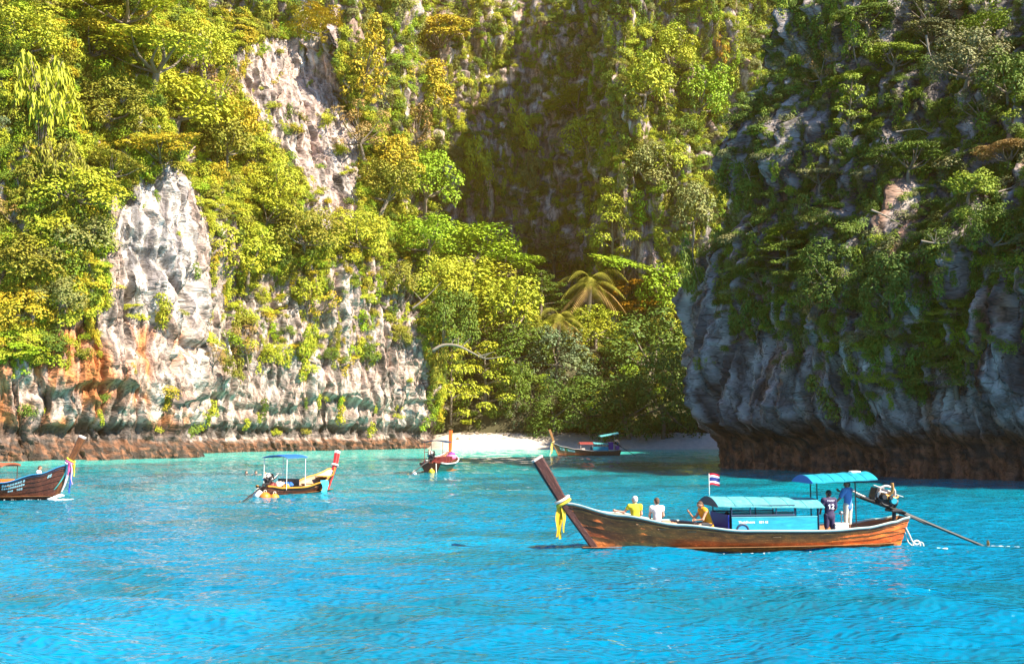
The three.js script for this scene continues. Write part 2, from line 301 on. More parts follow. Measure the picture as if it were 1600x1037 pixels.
// ---------------------------------------------------------------- beach and the wooded slope behind it
{
  const grid = (name, x0, x1, z0, z1, st, h, m, label, keep) => {
    const nx = Math.round((x1 - x0) / st), nz = Math.round((z0 - z1) / st), pos = [], idx = [], uv = [];
    for (let j = 0; j <= nz; j++) for (let i = 0; i <= nx; i++) { const x = x0 + i * st, z = z0 - j * st; pos.push(x, h(x, z), z); uv.push(x, z); }
    for (let j = 0; j < nz; j++) for (let i = 0; i < nx; i++) { const a = j * (nx + 1) + i, b = a + nx + 1; idx.push(a, a + 1, b, a + 1, b + 1, b); }
    const g = geom(pos, idx, null, uv);
    structure(name, g, m, label);
    surfaces[name] = { pos: g.attributes.position.array, nor: g.attributes.normal.array, nc: nx, nr: nz + 1, cell: st * st };
  };
  const shore = (x) => -197 + 1.2 * noise(x / 17, 0, 1) - 9 * smooth(-13, -20, x);
  const beach = (x, z) => { const d = shore(x) - z; return (d < 0 ? d * 0.12 : 4.6 * (1 - Math.exp(-d / 12))) + 0.12 * noise(x / 2.2, z / 2.2, 1) * smooth(1, 6, d) + 0.05 * noise(x / 0.7, z / 0.9, 4); };
  grid('beach', -22, 62, -186, -224, 0.5, beach, M.sand, 'white sand beach between the cliffs');
  const slope = (x, z) => 3.6 + lerp(50, 36, smooth(-24, 34, x)) * (1 - Math.exp(-Math.max(0, -z - 211) * lerp(1.9, 1.3, smooth(-24, 34, x)) / 48)) + 2.6 * fbm(x / 14, 2, z / 14, 3) * smooth(211, 222, -z) - smooth(213, 208, -z) * 2.5;
  grid('wooded_slope', -60, 80, -207, -306, 1.0, slope, M.soil, 'steep ground under the trees behind the beach');
  // stones, drift sticks and leaf litter along the back of the sand
  const r = rngOf(404), list = [];
  for (let i = 0; i < 240; i++) {
    const x = lerp(-17, 38, r()), z = -208 - 3.2 * r() - (r() < 0.15 ? -8 * r() : 0), y = beach(x, z);
    const k = 0.10 + 0.32 * r() * r();
    if (r() < 0.6) { const q = new THREE.IcosahedronGeometry(k, 1), a = q.attributes.position; for (let j = 0; j < a.count; j++) { const m = 1 + 0.4 * noise(a.getX(j) * 4 + i, a.getY(j) * 4, a.getZ(j) * 4); a.setXYZ(j, a.getX(j) * m * 1.3, a.getY(j) * m * 0.7, a.getZ(j) * m); } q.computeVertexNormals(); list.push(q.translate(x, y + k * 0.2, z)); }
    else { const a = r() * 3.14, L = 0.5 + 1.1 * r(); list.push(tube([V(x, y + 0.06, z), V(x + Math.cos(a) * L * 0.5, y + 0.1, z + Math.sin(a) * L * 0.5), V(x + Math.cos(a) * L, y + 0.07, z + Math.sin(a) * L)], [0.06, 0.03], 5, 4)); }
  }
  const lit = mesh('beach_litter', join(list), M.bark); lit.userData.kind = 'stuff'; lit.userData.label = 'stones and drift sticks along the back of the sand';
}

// ---------------------------------------------------------------- foliage: leaves are small folded blades, set in tufts that make crowns
function leafSet() { return { pos: [], col: [] }; }
function addLeaf(S, p, nrm, dir, len, wid, tint) {                       // a blade from p along dir, its face towards nrm, drooping a little at the tip
  const side = V(0, 0, 0).crossVectors(dir, nrm).normalize().multiplyScalar(wid * 0.5), tip = p.clone().addScaledVector(dir, len).addScaledVector(nrm, -0.18 * len), mid = p.clone().addScaledVector(dir, len * 0.45).addScaledVector(nrm, 0.06 * len);
  const l = mid.clone().add(side), r = mid.clone().sub(side);
  for (const q of [p, r, l, l, r, tip]) { S.pos.push(q.x, q.y, q.z); S.col.push(...tint); }
}
const buildLeaves = (S) => geom(S.pos, null, S.col, null, false);
let FINE = 1;                                                             // finer, more numerous leaves for large crowns
function tuft(S, r, c, R, n, L, o = {}) {
  n = Math.round(n * FINE); L *= Math.pow(FINE, -0.62);                               // leaves through an uneven dome of radii R at c
  const lumps = Array.from({ length: 5 }, () => V(r() * 2 - 1, r() * 1.4 - 0.5, r() * 2 - 1).normalize());
  const hue = (r() - 0.5) * 0.16;
  for (let i = 0; i < n; i++) {
    const d = V(r() * 2 - 1, r() * 1.55 - 0.55, r() * 2 - 1).normalize();
    let bump = 0; for (const l of lumps) bump = Math.max(bump, d.dot(l));
    const q = (0.45 + 0.55 * Math.sqrt(r())) * (0.62 + 0.42 * bump * bump), p = V(d.x * R[0] * q, d.y * R[1] * q, d.z * R[2] * q).add(c);
    const nrm = d.clone().multiplyScalar(0.55).add(V((r() - 0.5) * 1.1, o.up ?? 0.75, (r() - 0.5) * 1.1)).normalize();
    const a = r() * 6.283, dir = V(Math.cos(a), 0, Math.sin(a)).addScaledVector(d, 0.8); dir.addScaledVector(nrm, -dir.dot(nrm)).normalize(); if (o.droop) dir.add(V(0, -o.droop, 0)).normalize();
    const k = 0.72 + 0.5 * r(), y = (r() - 0.5) * 0.2 + hue;
    addLeaf(S, p, nrm, dir, L * (0.45 + 0.95 * r()), L * (o.wide ?? 0.55), [k * (1 + y), k, k * (1 - 0.6 * y)]);
  }
}
// clumps that cover the cliffs: about 1 m across
const clumps = [];
for (let k = 0; k < 7; k++) {
  const r = rngOf(200 + k), S = leafSet();
  if (k < 4) for (let t = 0; t < 3 + k % 2; t++) tuft(S, r, V((r() - 0.5) * 0.9, r() * 0.4, (r() - 0.5) * 0.9), [0.55, 0.42, 0.55], 165, 0.14);
  else if (k < 6) for (let t = 0; t < 4; t++) tuft(S, r, V((r() - 0.5) * 0.8, 0.3 - t * 0.45, (r() - 0.5) * 0.5), [0.42, 0.5, 0.36], 125, 0.15, { up: 0.3, droop: 0.7 });   // hanging
  else for (let t = 0; t < 5; t++) tuft(S, r, V((r() - 0.5) * 1.5, 0.25 * r(), (r() - 0.5) * 1.5), [0.45, 0.16, 0.45], 118, 0.13, { up: 1.3 });                                    // flat spray
  clumps.push(buildLeaves(S));
}
function leafMat(r, g, b) { return new THREE.MeshPhysicalMaterial({ color: new THREE.Color().setRGB(r, g, b), vertexColors: true, roughness: 0.62, side: THREE.DoubleSide, transmission: 0.0, specularIntensity: 0.5 }); }
const TONE = {
  lime: [0.38, 0.405, 0.026], gold: [0.46, 0.355, 0.022], olive: [0.25, 0.24, 0.025], green: [0.12, 0.185, 0.018], fresh: [0.25, 0.37, 0.015], sage: [0.24, 0.25, 0.07], dry: [0.36, 0.23, 0.075], fern: [0.1, 0.165, 0.022], moss: [0.12, 0.15, 0.022], bright: [0.23, 0.3, 0.02], grey: [0.19, 0.195, 0.075], amber: [0.5, 0.26, 0.012], silver: [0.15, 0.2, 0.09],  // gold and lime lean yellow: a warm glow put into the leaf colour
};
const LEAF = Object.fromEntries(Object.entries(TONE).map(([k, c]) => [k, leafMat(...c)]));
const white = new THREE.MeshPhysicalMaterial({ color: 0xffffff, vertexColors: true, roughness: 0.62, side: THREE.DoubleSide, specularIntensity: 0.5 });

// where the photograph shows bare rock: outlines over the view used only to decide how thickly a spot is overgrown
const inAny = (list, x, y) => list.some((p) => inPoly(p, x, y));
const bareLeft = [
  [[160, 318], [215, 285], [280, 255], [322, 330], [330, 480], [330, 600], [300, 720], [150, 720], [165, 560], [150, 480], [168, 470]],
  [[-60, 560], [60, 570], [160, 560], [330, 590], [330, 740], [-60, 740]], [[160, 470], [240, 480], [240, 600], [130, 600]],
  [[318, 575], [420, 560], [560, 575], [620, 540], [660, 540], [690, 700], [318, 720]],
];
const bareBack = [[[350, 85], [420, 55], [525, 85], [562, 210], [560, 350], [508, 365], [462, 270], [400, 200]], [[505, 0], [535, 0], [530, 90], [508, 90]], [[585, 60], [605, 60], [602, 140], [588, 140]], [[275, 40], [335, 50], [330, 150], [290, 110]], [[960, 360], [1010, 350], [1040, 430], [970, 440]]];
const thinLeft = [[[320, 440], [640, 400], [670, 580], [320, 590]], [[90, 470], [165, 470], [160, 590], [80, 590]], [[310, 380], [345, 330], [390, 370], [350, 480]]];
const density = {
  left_cliff: (x, y) => inAny(bareLeft, x, y) ? 0.012 : y > 640 ? 0 : inAny(bareBack, x, y) ? 0.03 : inAny(thinLeft, x, y) ? 0.12 : 1.3,
  back_cliff: (x, y) => inAny(bareBack, x, y) ? 0.08 : x > 700 && x < 930 && y > 120 && y < 430 ? 0.75 : 1.2,
  right_headland: (x, y) => { const edge = curve([[1040, 470], [1090, 400], [1130, 500], [1200, 520], [1260, 540], [1330, 600], [1420, 610], [1480, 560], [1600, 500], [1700, 500]])(x); const hang = smooth(edge + 45, edge - 50, y + 40 * noise(x / 50, y / 120, 5)); return y > 635 ? 0 : Math.max(hang * (x > 1150 ? 1 : x > 1120 ? 0.75 : 0.6), y > edge + 60 ? 0.010 : 0.05); },
};
const palette = {
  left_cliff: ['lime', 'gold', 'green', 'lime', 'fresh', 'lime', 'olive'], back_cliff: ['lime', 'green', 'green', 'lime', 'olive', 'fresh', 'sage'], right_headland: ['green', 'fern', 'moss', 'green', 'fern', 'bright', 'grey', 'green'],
};
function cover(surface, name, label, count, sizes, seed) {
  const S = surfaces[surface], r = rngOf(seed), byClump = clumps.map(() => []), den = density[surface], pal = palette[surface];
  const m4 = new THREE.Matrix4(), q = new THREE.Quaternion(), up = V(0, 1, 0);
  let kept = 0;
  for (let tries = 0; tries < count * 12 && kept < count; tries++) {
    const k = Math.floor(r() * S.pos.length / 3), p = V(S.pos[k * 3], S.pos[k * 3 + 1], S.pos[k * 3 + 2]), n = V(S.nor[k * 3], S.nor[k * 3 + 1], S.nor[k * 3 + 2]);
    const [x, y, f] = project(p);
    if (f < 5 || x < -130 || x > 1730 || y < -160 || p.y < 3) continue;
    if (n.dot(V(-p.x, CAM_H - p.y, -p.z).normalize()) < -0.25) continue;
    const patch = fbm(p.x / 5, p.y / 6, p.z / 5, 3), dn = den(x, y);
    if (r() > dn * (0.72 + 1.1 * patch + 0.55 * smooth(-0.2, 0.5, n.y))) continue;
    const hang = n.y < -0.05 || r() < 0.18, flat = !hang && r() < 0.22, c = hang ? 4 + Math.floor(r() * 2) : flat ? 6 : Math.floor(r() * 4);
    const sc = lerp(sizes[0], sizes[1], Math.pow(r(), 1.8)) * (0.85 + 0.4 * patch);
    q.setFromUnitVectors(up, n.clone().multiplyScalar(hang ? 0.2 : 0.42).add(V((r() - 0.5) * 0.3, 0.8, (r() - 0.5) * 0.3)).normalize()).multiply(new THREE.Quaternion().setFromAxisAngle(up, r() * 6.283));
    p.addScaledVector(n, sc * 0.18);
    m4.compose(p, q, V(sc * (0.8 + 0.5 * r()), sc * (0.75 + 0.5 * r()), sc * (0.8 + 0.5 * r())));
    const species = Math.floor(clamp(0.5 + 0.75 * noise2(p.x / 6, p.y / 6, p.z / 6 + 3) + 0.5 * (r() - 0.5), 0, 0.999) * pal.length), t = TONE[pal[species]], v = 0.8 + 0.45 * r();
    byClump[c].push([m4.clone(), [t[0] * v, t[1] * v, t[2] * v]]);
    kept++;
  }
  const g = thing(name, label);
  g.userData.kind = 'stuff';
  byClump.forEach((list, c) => {
    if (!list.length) return;
    const im = shadows(new THREE.InstancedMesh(clumps[c], white, list.length)), col = new THREE.Color();
    im.name = 'leaf_clumps'; im.userData.kind = 'stuff';
    list.forEach(([m, t], i) => { im.setMatrixAt(i, m); im.setColorAt(i, col.setRGB(...t)); });
    g.add(im);
  });
  console.log(name, kept);
}
cover('left_cliff', 'cliff_shrubs', 'yellow-green shrubs and creepers covering the sunlit left cliff', 17000, [0.9, 2.7], 5);
cover('back_cliff', 'cliff_shrubs', 'green creepers and bushes covering the tall wall behind the beach', 24000, [1.2, 3.6], 6);
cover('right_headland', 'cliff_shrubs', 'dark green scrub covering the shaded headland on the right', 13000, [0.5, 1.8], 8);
density.wooded_slope = (x, y) => 0.95; palette.wooded_slope = ['green', 'fresh', 'olive', 'green', 'lime', 'green'];
cover('wooded_slope', 'undergrowth', 'green undergrowth between the trees on the slope behind the beach', 2600, [1.6, 3.6], 9);

// ---------------------------------------------------------------- trees: each a trunk with limbs and a crown of tufts
// every shape is about 2 wide and 1.75 high, its foot at the origin
function limbs(r, ends, thick, foot = V(0, -0.15, 0)) {
  const fork = V((r() - 0.5) * 0.2, 0.55, (r() - 0.5) * 0.2), g = [tube([foot, foot.clone().lerp(fork, 0.5).add(V((r() - 0.5) * 0.12, 0, (r() - 0.5) * 0.12)), fork], [thick * 1.25, thick, thick * 0.8], 6, 5)];
  for (const e of ends) { const m = fork.clone().lerp(e, 0.5).add(V((r() - 0.5) * 0.15, -0.06, (r() - 0.5) * 0.15)); g.push(tube([fork, m, e], [thick * 0.6, thick * 0.4, thick * 0.12], 5, 4)); }
  return g;
}
const SHAPES = {
  dome(r, S, wood) {
    const ends = [];
    for (let i = 0; i < 15; i++) { const a = i * 2.4 + r(), h = i / 14, R = 0.72 * Math.sqrt(1 - h * h * 0.75) * (0.8 + 0.4 * r()), c = V(Math.cos(a) * R, 0.62 + 0.85 * h + 0.12 * (r() - 0.5), Math.sin(a) * R); ends.push(c); tuft(S, r, c, [0.36, 0.27, 0.36], 183, 0.095); }
    tuft(S, r, V(0, 1.0, 0), [0.6, 0.55, 0.6], 232, 0.099);
    wood.push(...limbs(r, ends.filter((_, i) => i % 3 === 0), 0.06));
  },
  bush(r, S, wood) {
    const ends = [];
    for (let i = 0; i < 19; i++) { const a = i * 2.4 + r(), h = i / 18, R = 0.76 * Math.sqrt(1 - h * h * 0.8) * (0.8 + 0.4 * r()), c = V(Math.cos(a) * R, 0.1 + 1.32 * h + 0.12 * (r() - 0.5), Math.sin(a) * R); ends.push(c); tuft(S, r, c, [0.36, 0.3, 0.36], 183, 0.091); }
    wood.push(...limbs(r, ends.filter((_, i) => i % 4 === 0), 0.05));
  },
  umbrella(r, S, wood) {
    const ends = [];
    for (let i = 0; i < 13; i++) { const a = i * 2.4 + r() * 0.6, R = 0.82 * Math.sqrt((i + 0.4) / 13), c = V(Math.cos(a) * R, 1.42 - 0.32 * R * R + 0.1 * (r() - 0.5), Math.sin(a) * R); ends.push(c); tuft(S, r, c, [0.34, 0.15, 0.34], 174, 0.087, { up: 1.1 }); }
    for (let i = 0; i < 6; i++) { const a = r() * 6.3, c = V(Math.cos(a) * 0.6, 0.85 + 0.25 * r(), Math.sin(a) * 0.6); ends.push(c); tuft(S, r, c, [0.3, 0.14, 0.3], 147, 0.087, { up: 1.1 }); }
    wood.push(...limbs(r, ends.filter((_, i) => i % 2 === 0), 0.055));
  },
  layered(r, S, wood) {
    const ends = [];
    for (let t = 0; t < 6; t++) { const y = 0.35 + t * 0.23 + 0.16 * (r() - 0.5), n = 3 + Math.floor(r() * 3), R0 = [0.75, 0.85, 0.72, 0.62, 0.45, 0.25][t] * (0.75 + 0.4 * r()); for (let i = 0; i < n; i++) { const a = i / n * 6.283 + t * 1.1 + r() * 0.7, R = R0 * (0.7 + 0.45 * r()), c = V(Math.cos(a) * R, y + 0.26 * (r() - 0.5), Math.sin(a) * R); ends.push(c); tuft(S, r, c, [0.34, 0.1, 0.28], 115, 0.091, { up: 1.8 }); } }
    wood.push(tube([V(0, -0.15, 0), V(0.03, 0.8, 0.02), V(0, 1.6, 0)], [0.06, 0.045, 0.012], 6, 6));
    for (const c of ends) wood.push(tube([V(0, c.y - 0.1, 0), c.clone().multiplyScalar(0.5).add(V(0, c.y * 0.5 - 0.02, 0)), c], [0.022, 0.016, 0.006], 4, 3));
  },
  feather(r, S, wood) {
    for (let i = 0; i < 26; i++) {
      const a = r() * 6.283, R = 0.35 + 0.65 * r(), top = 0.9 + 0.75 * r(), p = [V(0.1 * Math.cos(a), -0.1, 0.1 * Math.sin(a)), V(0.3 * R * Math.cos(a), top * 0.75, 0.3 * R * Math.sin(a)), V(0.75 * R * Math.cos(a), top, 0.75 * R * Math.sin(a)), V(R * Math.cos(a), top - 0.28, R * Math.sin(a))];
      const c = new THREE.CatmullRomCurve3(p);
      wood.push(tube(p, [0.014, 0.01, 0.004], 4, 6));
      for (let k = 0; k < 74; k++) { const t = 0.25 + 0.75 * r(), q = c.getPoint(t), b = r() * 6.283, d = V(Math.cos(b), -0.5 - 0.9 * r(), Math.sin(b)).normalize(), n = V(Math.cos(b) * 0.6, 1, Math.sin(b) * 0.6).normalize(), v = 0.75 + 0.45 * r(); addLeaf(S, q.add(V((r() - 0.5) * 0.07, (r() - 0.5) * 0.07, (r() - 0.5) * 0.07)), n, d, 0.16 * (0.6 + 0.7 * r()), 0.045, [v, v, v]); }
    }
  },
  sparse(r, S, wood) {
    const ends = [];
    for (let i = 0; i < 12; i++) { const a = i * 2.4 + r(), h = r(), R = 0.75 * (0.5 + 0.5 * r()), c = V(Math.cos(a) * R, 0.6 + 1.0 * h, Math.sin(a) * R); ends.push(c); tuft(S, r, c, [0.26, 0.16, 0.26], 96, 0.084, { up: 0.9 }); }
    wood.push(...limbs(r, ends, 0.05));
  },
  cone(r, S, wood) {
    const ends = [];
    for (let i = 0; i < 16; i++) { const h = i / 15, a = i * 2.4, R = 0.72 * (1 - h) * (0.75 + 0.4 * r()) + 0.05, c = V(Math.cos(a) * R, 0.3 + 1.4 * h, Math.sin(a) * R); ends.push(c); tuft(S, r, c, [0.34 - 0.12 * h, 0.2, 0.34 - 0.12 * h], 143, 0.091, { up: 0.9 }); }
    wood.push(...limbs(r, ends.filter((_, i) => i % 3 === 0), 0.05));
  },
  drape(r, S, wood) {                                                    // hanging curtain of creeper
    const ends = [];
    for (let i = 0; i < 15; i++) { const x = (r() - 0.5) * 1.3, c = V(x, 0.2 + 1.35 * r() * (1 - 0.5 * Math.abs(x)), 0.28 + 0.35 * r()); ends.push(c); tuft(S, r, c, [0.3, 0.3, 0.24], 152, 0.091, { up: 0.25, droop: 0.8 }); }
    wood.push(tube([V(0, 1.5, 0.1), V(0.1, 0.9, 0.3), V(-0.05, 0.2, 0.3)], [0.03, 0.02, 0.01], 5, 6));
  },
};
const protoCache = new Map();
function protoOf(kind, variant, fine) {
  const key = kind + variant + fine;
  FINE = fine ? 1.2 : 0.72;
  if (!protoCache.has(key)) { const r = rngOf(kind.length * 977 + kind.charCodeAt(0) * 31 + variant * 71), S = leafSet(), wood = []; SHAPES[kind](r, S, wood); protoCache.set(key, { crown: buildLeaves(S), wood: join(wood) }); }
  return protoCache.get(key);
}
// nearest rock, sand or soil behind each spot of the view, to find where a tree that is seen there is rooted
const CELL = 6, GW = Math.ceil(1700 / CELL), GH = Math.ceil(1000 / CELL), near = new Float32Array(GW * GH).fill(1e9), nearAt = new Int32Array(GW * GH).fill(-1), nearIn = [];
{
  Object.values(surfaces).forEach((S, si) => {
    nearIn.push(S);
    for (let k = 0; k < S.pos.length / 3; k++) {
      const [x, y, f] = project({ x: S.pos[k * 3], y: S.pos[k * 3 + 1], z: S.pos[k * 3 + 2] }), cx = Math.floor((x + 50) / CELL), cy = Math.floor((y + 100) / CELL);
      if (f < 5 || cx < 0 || cy < 0 || cx >= GW || cy >= GH || f >= near[cy * GW + cx]) continue;
      near[cy * GW + cx] = f; nearAt[cy * GW + cx] = k * 8 + si;
    }
  });
}
function root(px, py) {
  const cx = Math.floor((px + 50) / CELL), cy = Math.floor((py + 100) / CELL);
  for (let w = 0; w < 14; w++) for (let j = -w; j <= w; j++) for (let i = -w; i <= w; i++) {
    if (Math.max(Math.abs(i), Math.abs(j)) !== w) continue;
    const x = cx + i, y = cy + j;
    if (x < 0 || y < 0 || x >= GW || y >= GH || nearAt[y * GW + x] < 0) continue;
    const v = nearAt[y * GW + x], S = nearIn[v & 7], k = v >> 3;
    return { p: V(S.pos[k * 3], S.pos[k * 3 + 1], S.pos[k * 3 + 2]), n: V(S.nor[k * 3], S.nor[k * 3 + 1], S.nor[k * 3 + 2]), f: near[y * GW + x] };
  }
}
let treeCount = 0;
function tree(name, category, px, py, w, h, kind, tone, label, o = {}) {
  const sy = h / 1.5, b = root(px, py + sy * 0.9), m = b.f / FPX, variant = treeCount % (kind === 'dome' ? 5 : 3), r = rngOf(500 + treeCount++);
  const P = protoOf(kind, variant, w > 84), t = thing(name, label, category);
  const out = V(b.n.x, 0, b.n.z).normalize(), lean = o.lean ?? 0.34 * clamp(1 - b.n.y * 1.2);
  t.position.copy(b.p).addScaledVector(b.n, -0.1);
  t.quaternion.setFromUnitVectors(V(0, 1, 0), V(0, 1, 0).addScaledVector(out, lean).normalize());
  if (kind === 'drape') t.quaternion.multiply(new THREE.Quaternion().setFromAxisAngle(V(0, 1, 0), Math.atan2(out.x, out.z))); else t.quaternion.multiply(new THREE.Quaternion().setFromAxisAngle(V(0, 1, 0), r() * 6.283));
  t.scale.set(w / 2 * m * 1.08, sy * m * 1.05, w / 2 * m * 1.08);
  mesh('trunk', P.wood, o.pale ? M.paleBark : M.bark, t);
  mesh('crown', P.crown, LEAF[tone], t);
  return t;
}
const T_ = (list) => list.forEach(([px, py, w, h, kind, tone, label, o]) => tree(kind === 'drape' ? 'creeper' : h < 45 && w < 60 ? 'shrub' : 'tree', kind === 'drape' ? 'creeper' : h < 45 && w < 60 ? 'shrub' : 'tree', px, py, w, h, kind, tone, label, o));
T_([ // left cliff
  [60, 165, 130, 170, 'feather', 'lime', 'tall feathery bamboo-like tree near the left edge above the dark hollow'],
  [86, 262, 90, 90, 'feather', 'olive', 'smaller feathery clump drooping under the tall bamboo-like tree'],
  [4, 195, 44, 60, 'sparse', 'silver', 'pale silvery bush cut by the left edge of the picture'],
  [30, 60, 110, 90, 'dome', 'lime', 'round yellow-green tree in the top left corner'],
  [205, 28, 190, 75, 'umbrella', 'lime', 'wide flat bright crown along the top left of the cliff'],
  [140, 70, 110, 80, 'umbrella', 'gold', 'golden crown left of the wide flat canopy on the left cliff'],
  [235, 92, 220, 95, 'umbrella', 'lime', 'largest spreading yellow canopy above the bare grey pillar'],
  [310, 80, 100, 105, 'dome', 'lime', 'round yellow tree at the right end of the spreading canopy'],
  [262, 158, 180, 100, 'dome', 'lime', 'dense leafy tree below the spreading yellow canopy'],
  [180, 172, 110, 80, 'dome', 'olive', 'olive tree beside the dark hollow, left of the dense leafy tree'],
  [338, 142, 64, 76, 'sparse', 'dry', 'brownish half-bare bush beside the pinkish rock streak'],
  [352, 226, 80, 74, 'dome', 'olive', 'olive bush on the slope right of the pillar top'],
  [376, 196, 70, 76, 'dome', 'gold', 'golden round bush left of the pale rock streak'],
  [250, 238, 130, 62, 'umbrella', 'gold', 'drying golden bush that caps the bare grey pillar'],
  [168, 262, 90, 60, 'umbrella', 'olive', 'olive shrub over the left shoulder of the grey pillar'],
  [112, 300, 130, 78, 'dome', 'lime', 'yellow-green bush on the ledge left of the pillar'],
  [128, 378, 125, 85, 'dome', 'sage', 'greyish green bush beside the left cleft of the pillar'],
  [38, 408, 130, 80, 'dome', 'olive', 'low olive bush by the left edge at mid height'],
  [14, 330, 90, 80, 'sparse', 'dry', 'dry reddish scrub at the left edge above the olive bush'],
  [95, 468, 85, 62, 'dome', 'sage', 'grey-green bush hanging over the orange rock'],
  [28, 478, 80, 60, 'dome', 'gold', 'yellowish bush at the left edge over the orange rock'],
  [28, 545, 66, 38, 'umbrella', 'fresh', 'fresh green ledge shrub at the left edge just over the orange rock'],
  [72, 535, 52, 44, 'dome', 'green', 'dark green shrub in the shaded nook right of the ledge shrub'],
  [149, 512, 30, 48, 'drape', 'gold', 'yellow creeper hanging left of the orange streak'],
  [166, 580, 16, 24, 'dome', 'lime', 'tiny yellow tuft at the foot of the orange streak'],
  [252, 488, 24, 30, 'dome', 'gold', 'small yellow tuft on the ledge below the pillar'],
  [200, 480, 50, 16, 'umbrella', 'lime', 'thin grassy fringe on the ledge under the pillar'],
  [376, 404, 110, 96, 'dome', 'lime', 'big bright bush just right of the grey pillar'],
  [432, 290, 92, 80, 'dome', 'lime', 'yellow-green tree below the pale rock streak on its left'],
  [404, 244, 56, 50, 'umbrella', 'lime', 'small bright crown above and left of the tree below the streak'],
  [478, 365, 110, 80, 'dome', 'olive', 'olive bush in the middle of the set-back wall'],
  [412, 338, 84, 56, 'umbrella', 'lime', 'flat bright shrub right of the big bush by the pillar'],
  [588, 292, 105, 90, 'dome', 'olive', 'olive round tree right of the lower rock streak'],
  [565, 368, 100, 75, 'dome', 'lime', 'yellow-green bush below the olive round tree'],
  [573, 205, 95, 85, 'sparse', 'dry', 'brown dry bush right of the pale rock streak'],
  [566, 98, 80, 110, 'cone', 'gold', 'pointed golden tree high above the rock streak'],
  [480, 455, 52, 46, 'dome', 'lime', 'bright cushion shrub in the middle of the set-back wall'],
  [506, 478, 66, 50, 'sparse', 'gold', 'straggly yellow shrub right of the cushion shrub'],
  [467, 524, 44, 56, 'drape', 'lime', 'yellow creeper hanging below the cushion shrub'],
  [428, 557, 38, 38, 'dome', 'lime', 'brightest small yellow shrub low on the set-back wall'],
  [386, 540, 50, 60, 'sparse', 'dry', 'pale dry grass tuft left of the brightest yellow shrub'],
  [519, 553, 26, 22, 'dome', 'green', 'tiny green tuft on the bare grey rock'],
  [579, 553, 40, 36, 'dome', 'green', 'green cushion shrub alone on the bare rock near the point'],
  [622, 526, 34, 30, 'dome', 'olive', 'small olive tuft near the edge of the point'],
  [330, 555, 36, 40, 'sparse', 'dry', 'rusty dry tuft in the corner right of the white rock'],
  [360, 562, 30, 40, 'drape', 'olive', 'short creeper in the corner under the rusty tuft'],
  [625, 440, 60, 60, 'dome', 'olive', 'olive bush on the edge of the point below the bright tree'],
]);
T_([ // high wall behind the beach
  [665, 292, 105, 95, 'dome', 'fresh', 'bright green tree where the left cliff meets the hollow'],
  [612, 250, 80, 70, 'dome', 'gold', 'golden bush on the wall left of the shaded hollow'],
  [656, 140, 100, 85, 'dome', 'gold', 'wide golden bush high on the wall beside the hollow'],
  [690, 60, 110, 70, 'umbrella', 'gold', 'golden canopy at the top of the wall left of centre'],
  [490, 36, 90, 60, 'dome', 'gold', 'golden bush at the very top left of the light rock stripe'],
  [640, 205, 70, 70, 'sparse', 'dry', 'reddish dry scrub on the wall left of the hollow'],
  [758, 240, 60, 70, 'drape', 'lime', 'yellow creeper hanging into the left of the dark hollow'],
  [832, 192, 60, 76, 'drape', 'lime', 'bright yellow creeper in the middle of the dark hollow'],
  [826, 262, 46, 60, 'drape', 'sage', 'pale creeper tail below the bright one in the hollow'],
  [905, 160, 100, 50, 'umbrella', 'lime', 'slanting bright canopy across the top of the hollow'],
  [915, 90, 60, 46, 'umbrella', 'sage', 'pale small crown above the slanting bright canopy'],
  [924, 214, 80, 60, 'dome', 'lime', 'bright bush at the upper right lip of the hollow'],
  [1045, 80, 85, 80, 'dome', 'lime', 'bright leafy tree at the top of the right ridge'],
  [1085, 150, 90, 100, 'dome', 'fresh', 'fresh green tree beside the grey edge of the headland'],
  [1000, 130, 80, 80, 'dome', 'lime', 'yellow-green tree in the upper middle of the right ridge'],
  [1130, 90, 30, 60, 'sparse', 'amber', 'orange-leaved slim tree on the ridge skyline by the headland'],
  [1053, 252, 56, 56, 'dome', 'lime', 'small bright yellow tree at mid height of the ridge'],
  [1000, 270, 90, 80, 'dome', 'sage', 'greyish tree at mid height of the right ridge'],
  [953, 348, 85, 120, 'layered', 'lime', 'yellow tiered tree in front of the bare rock of the ridge'],
  [1080, 330, 70, 80, 'dome', 'sage', 'pale green tree low on the ridge beside the headland'],
]);
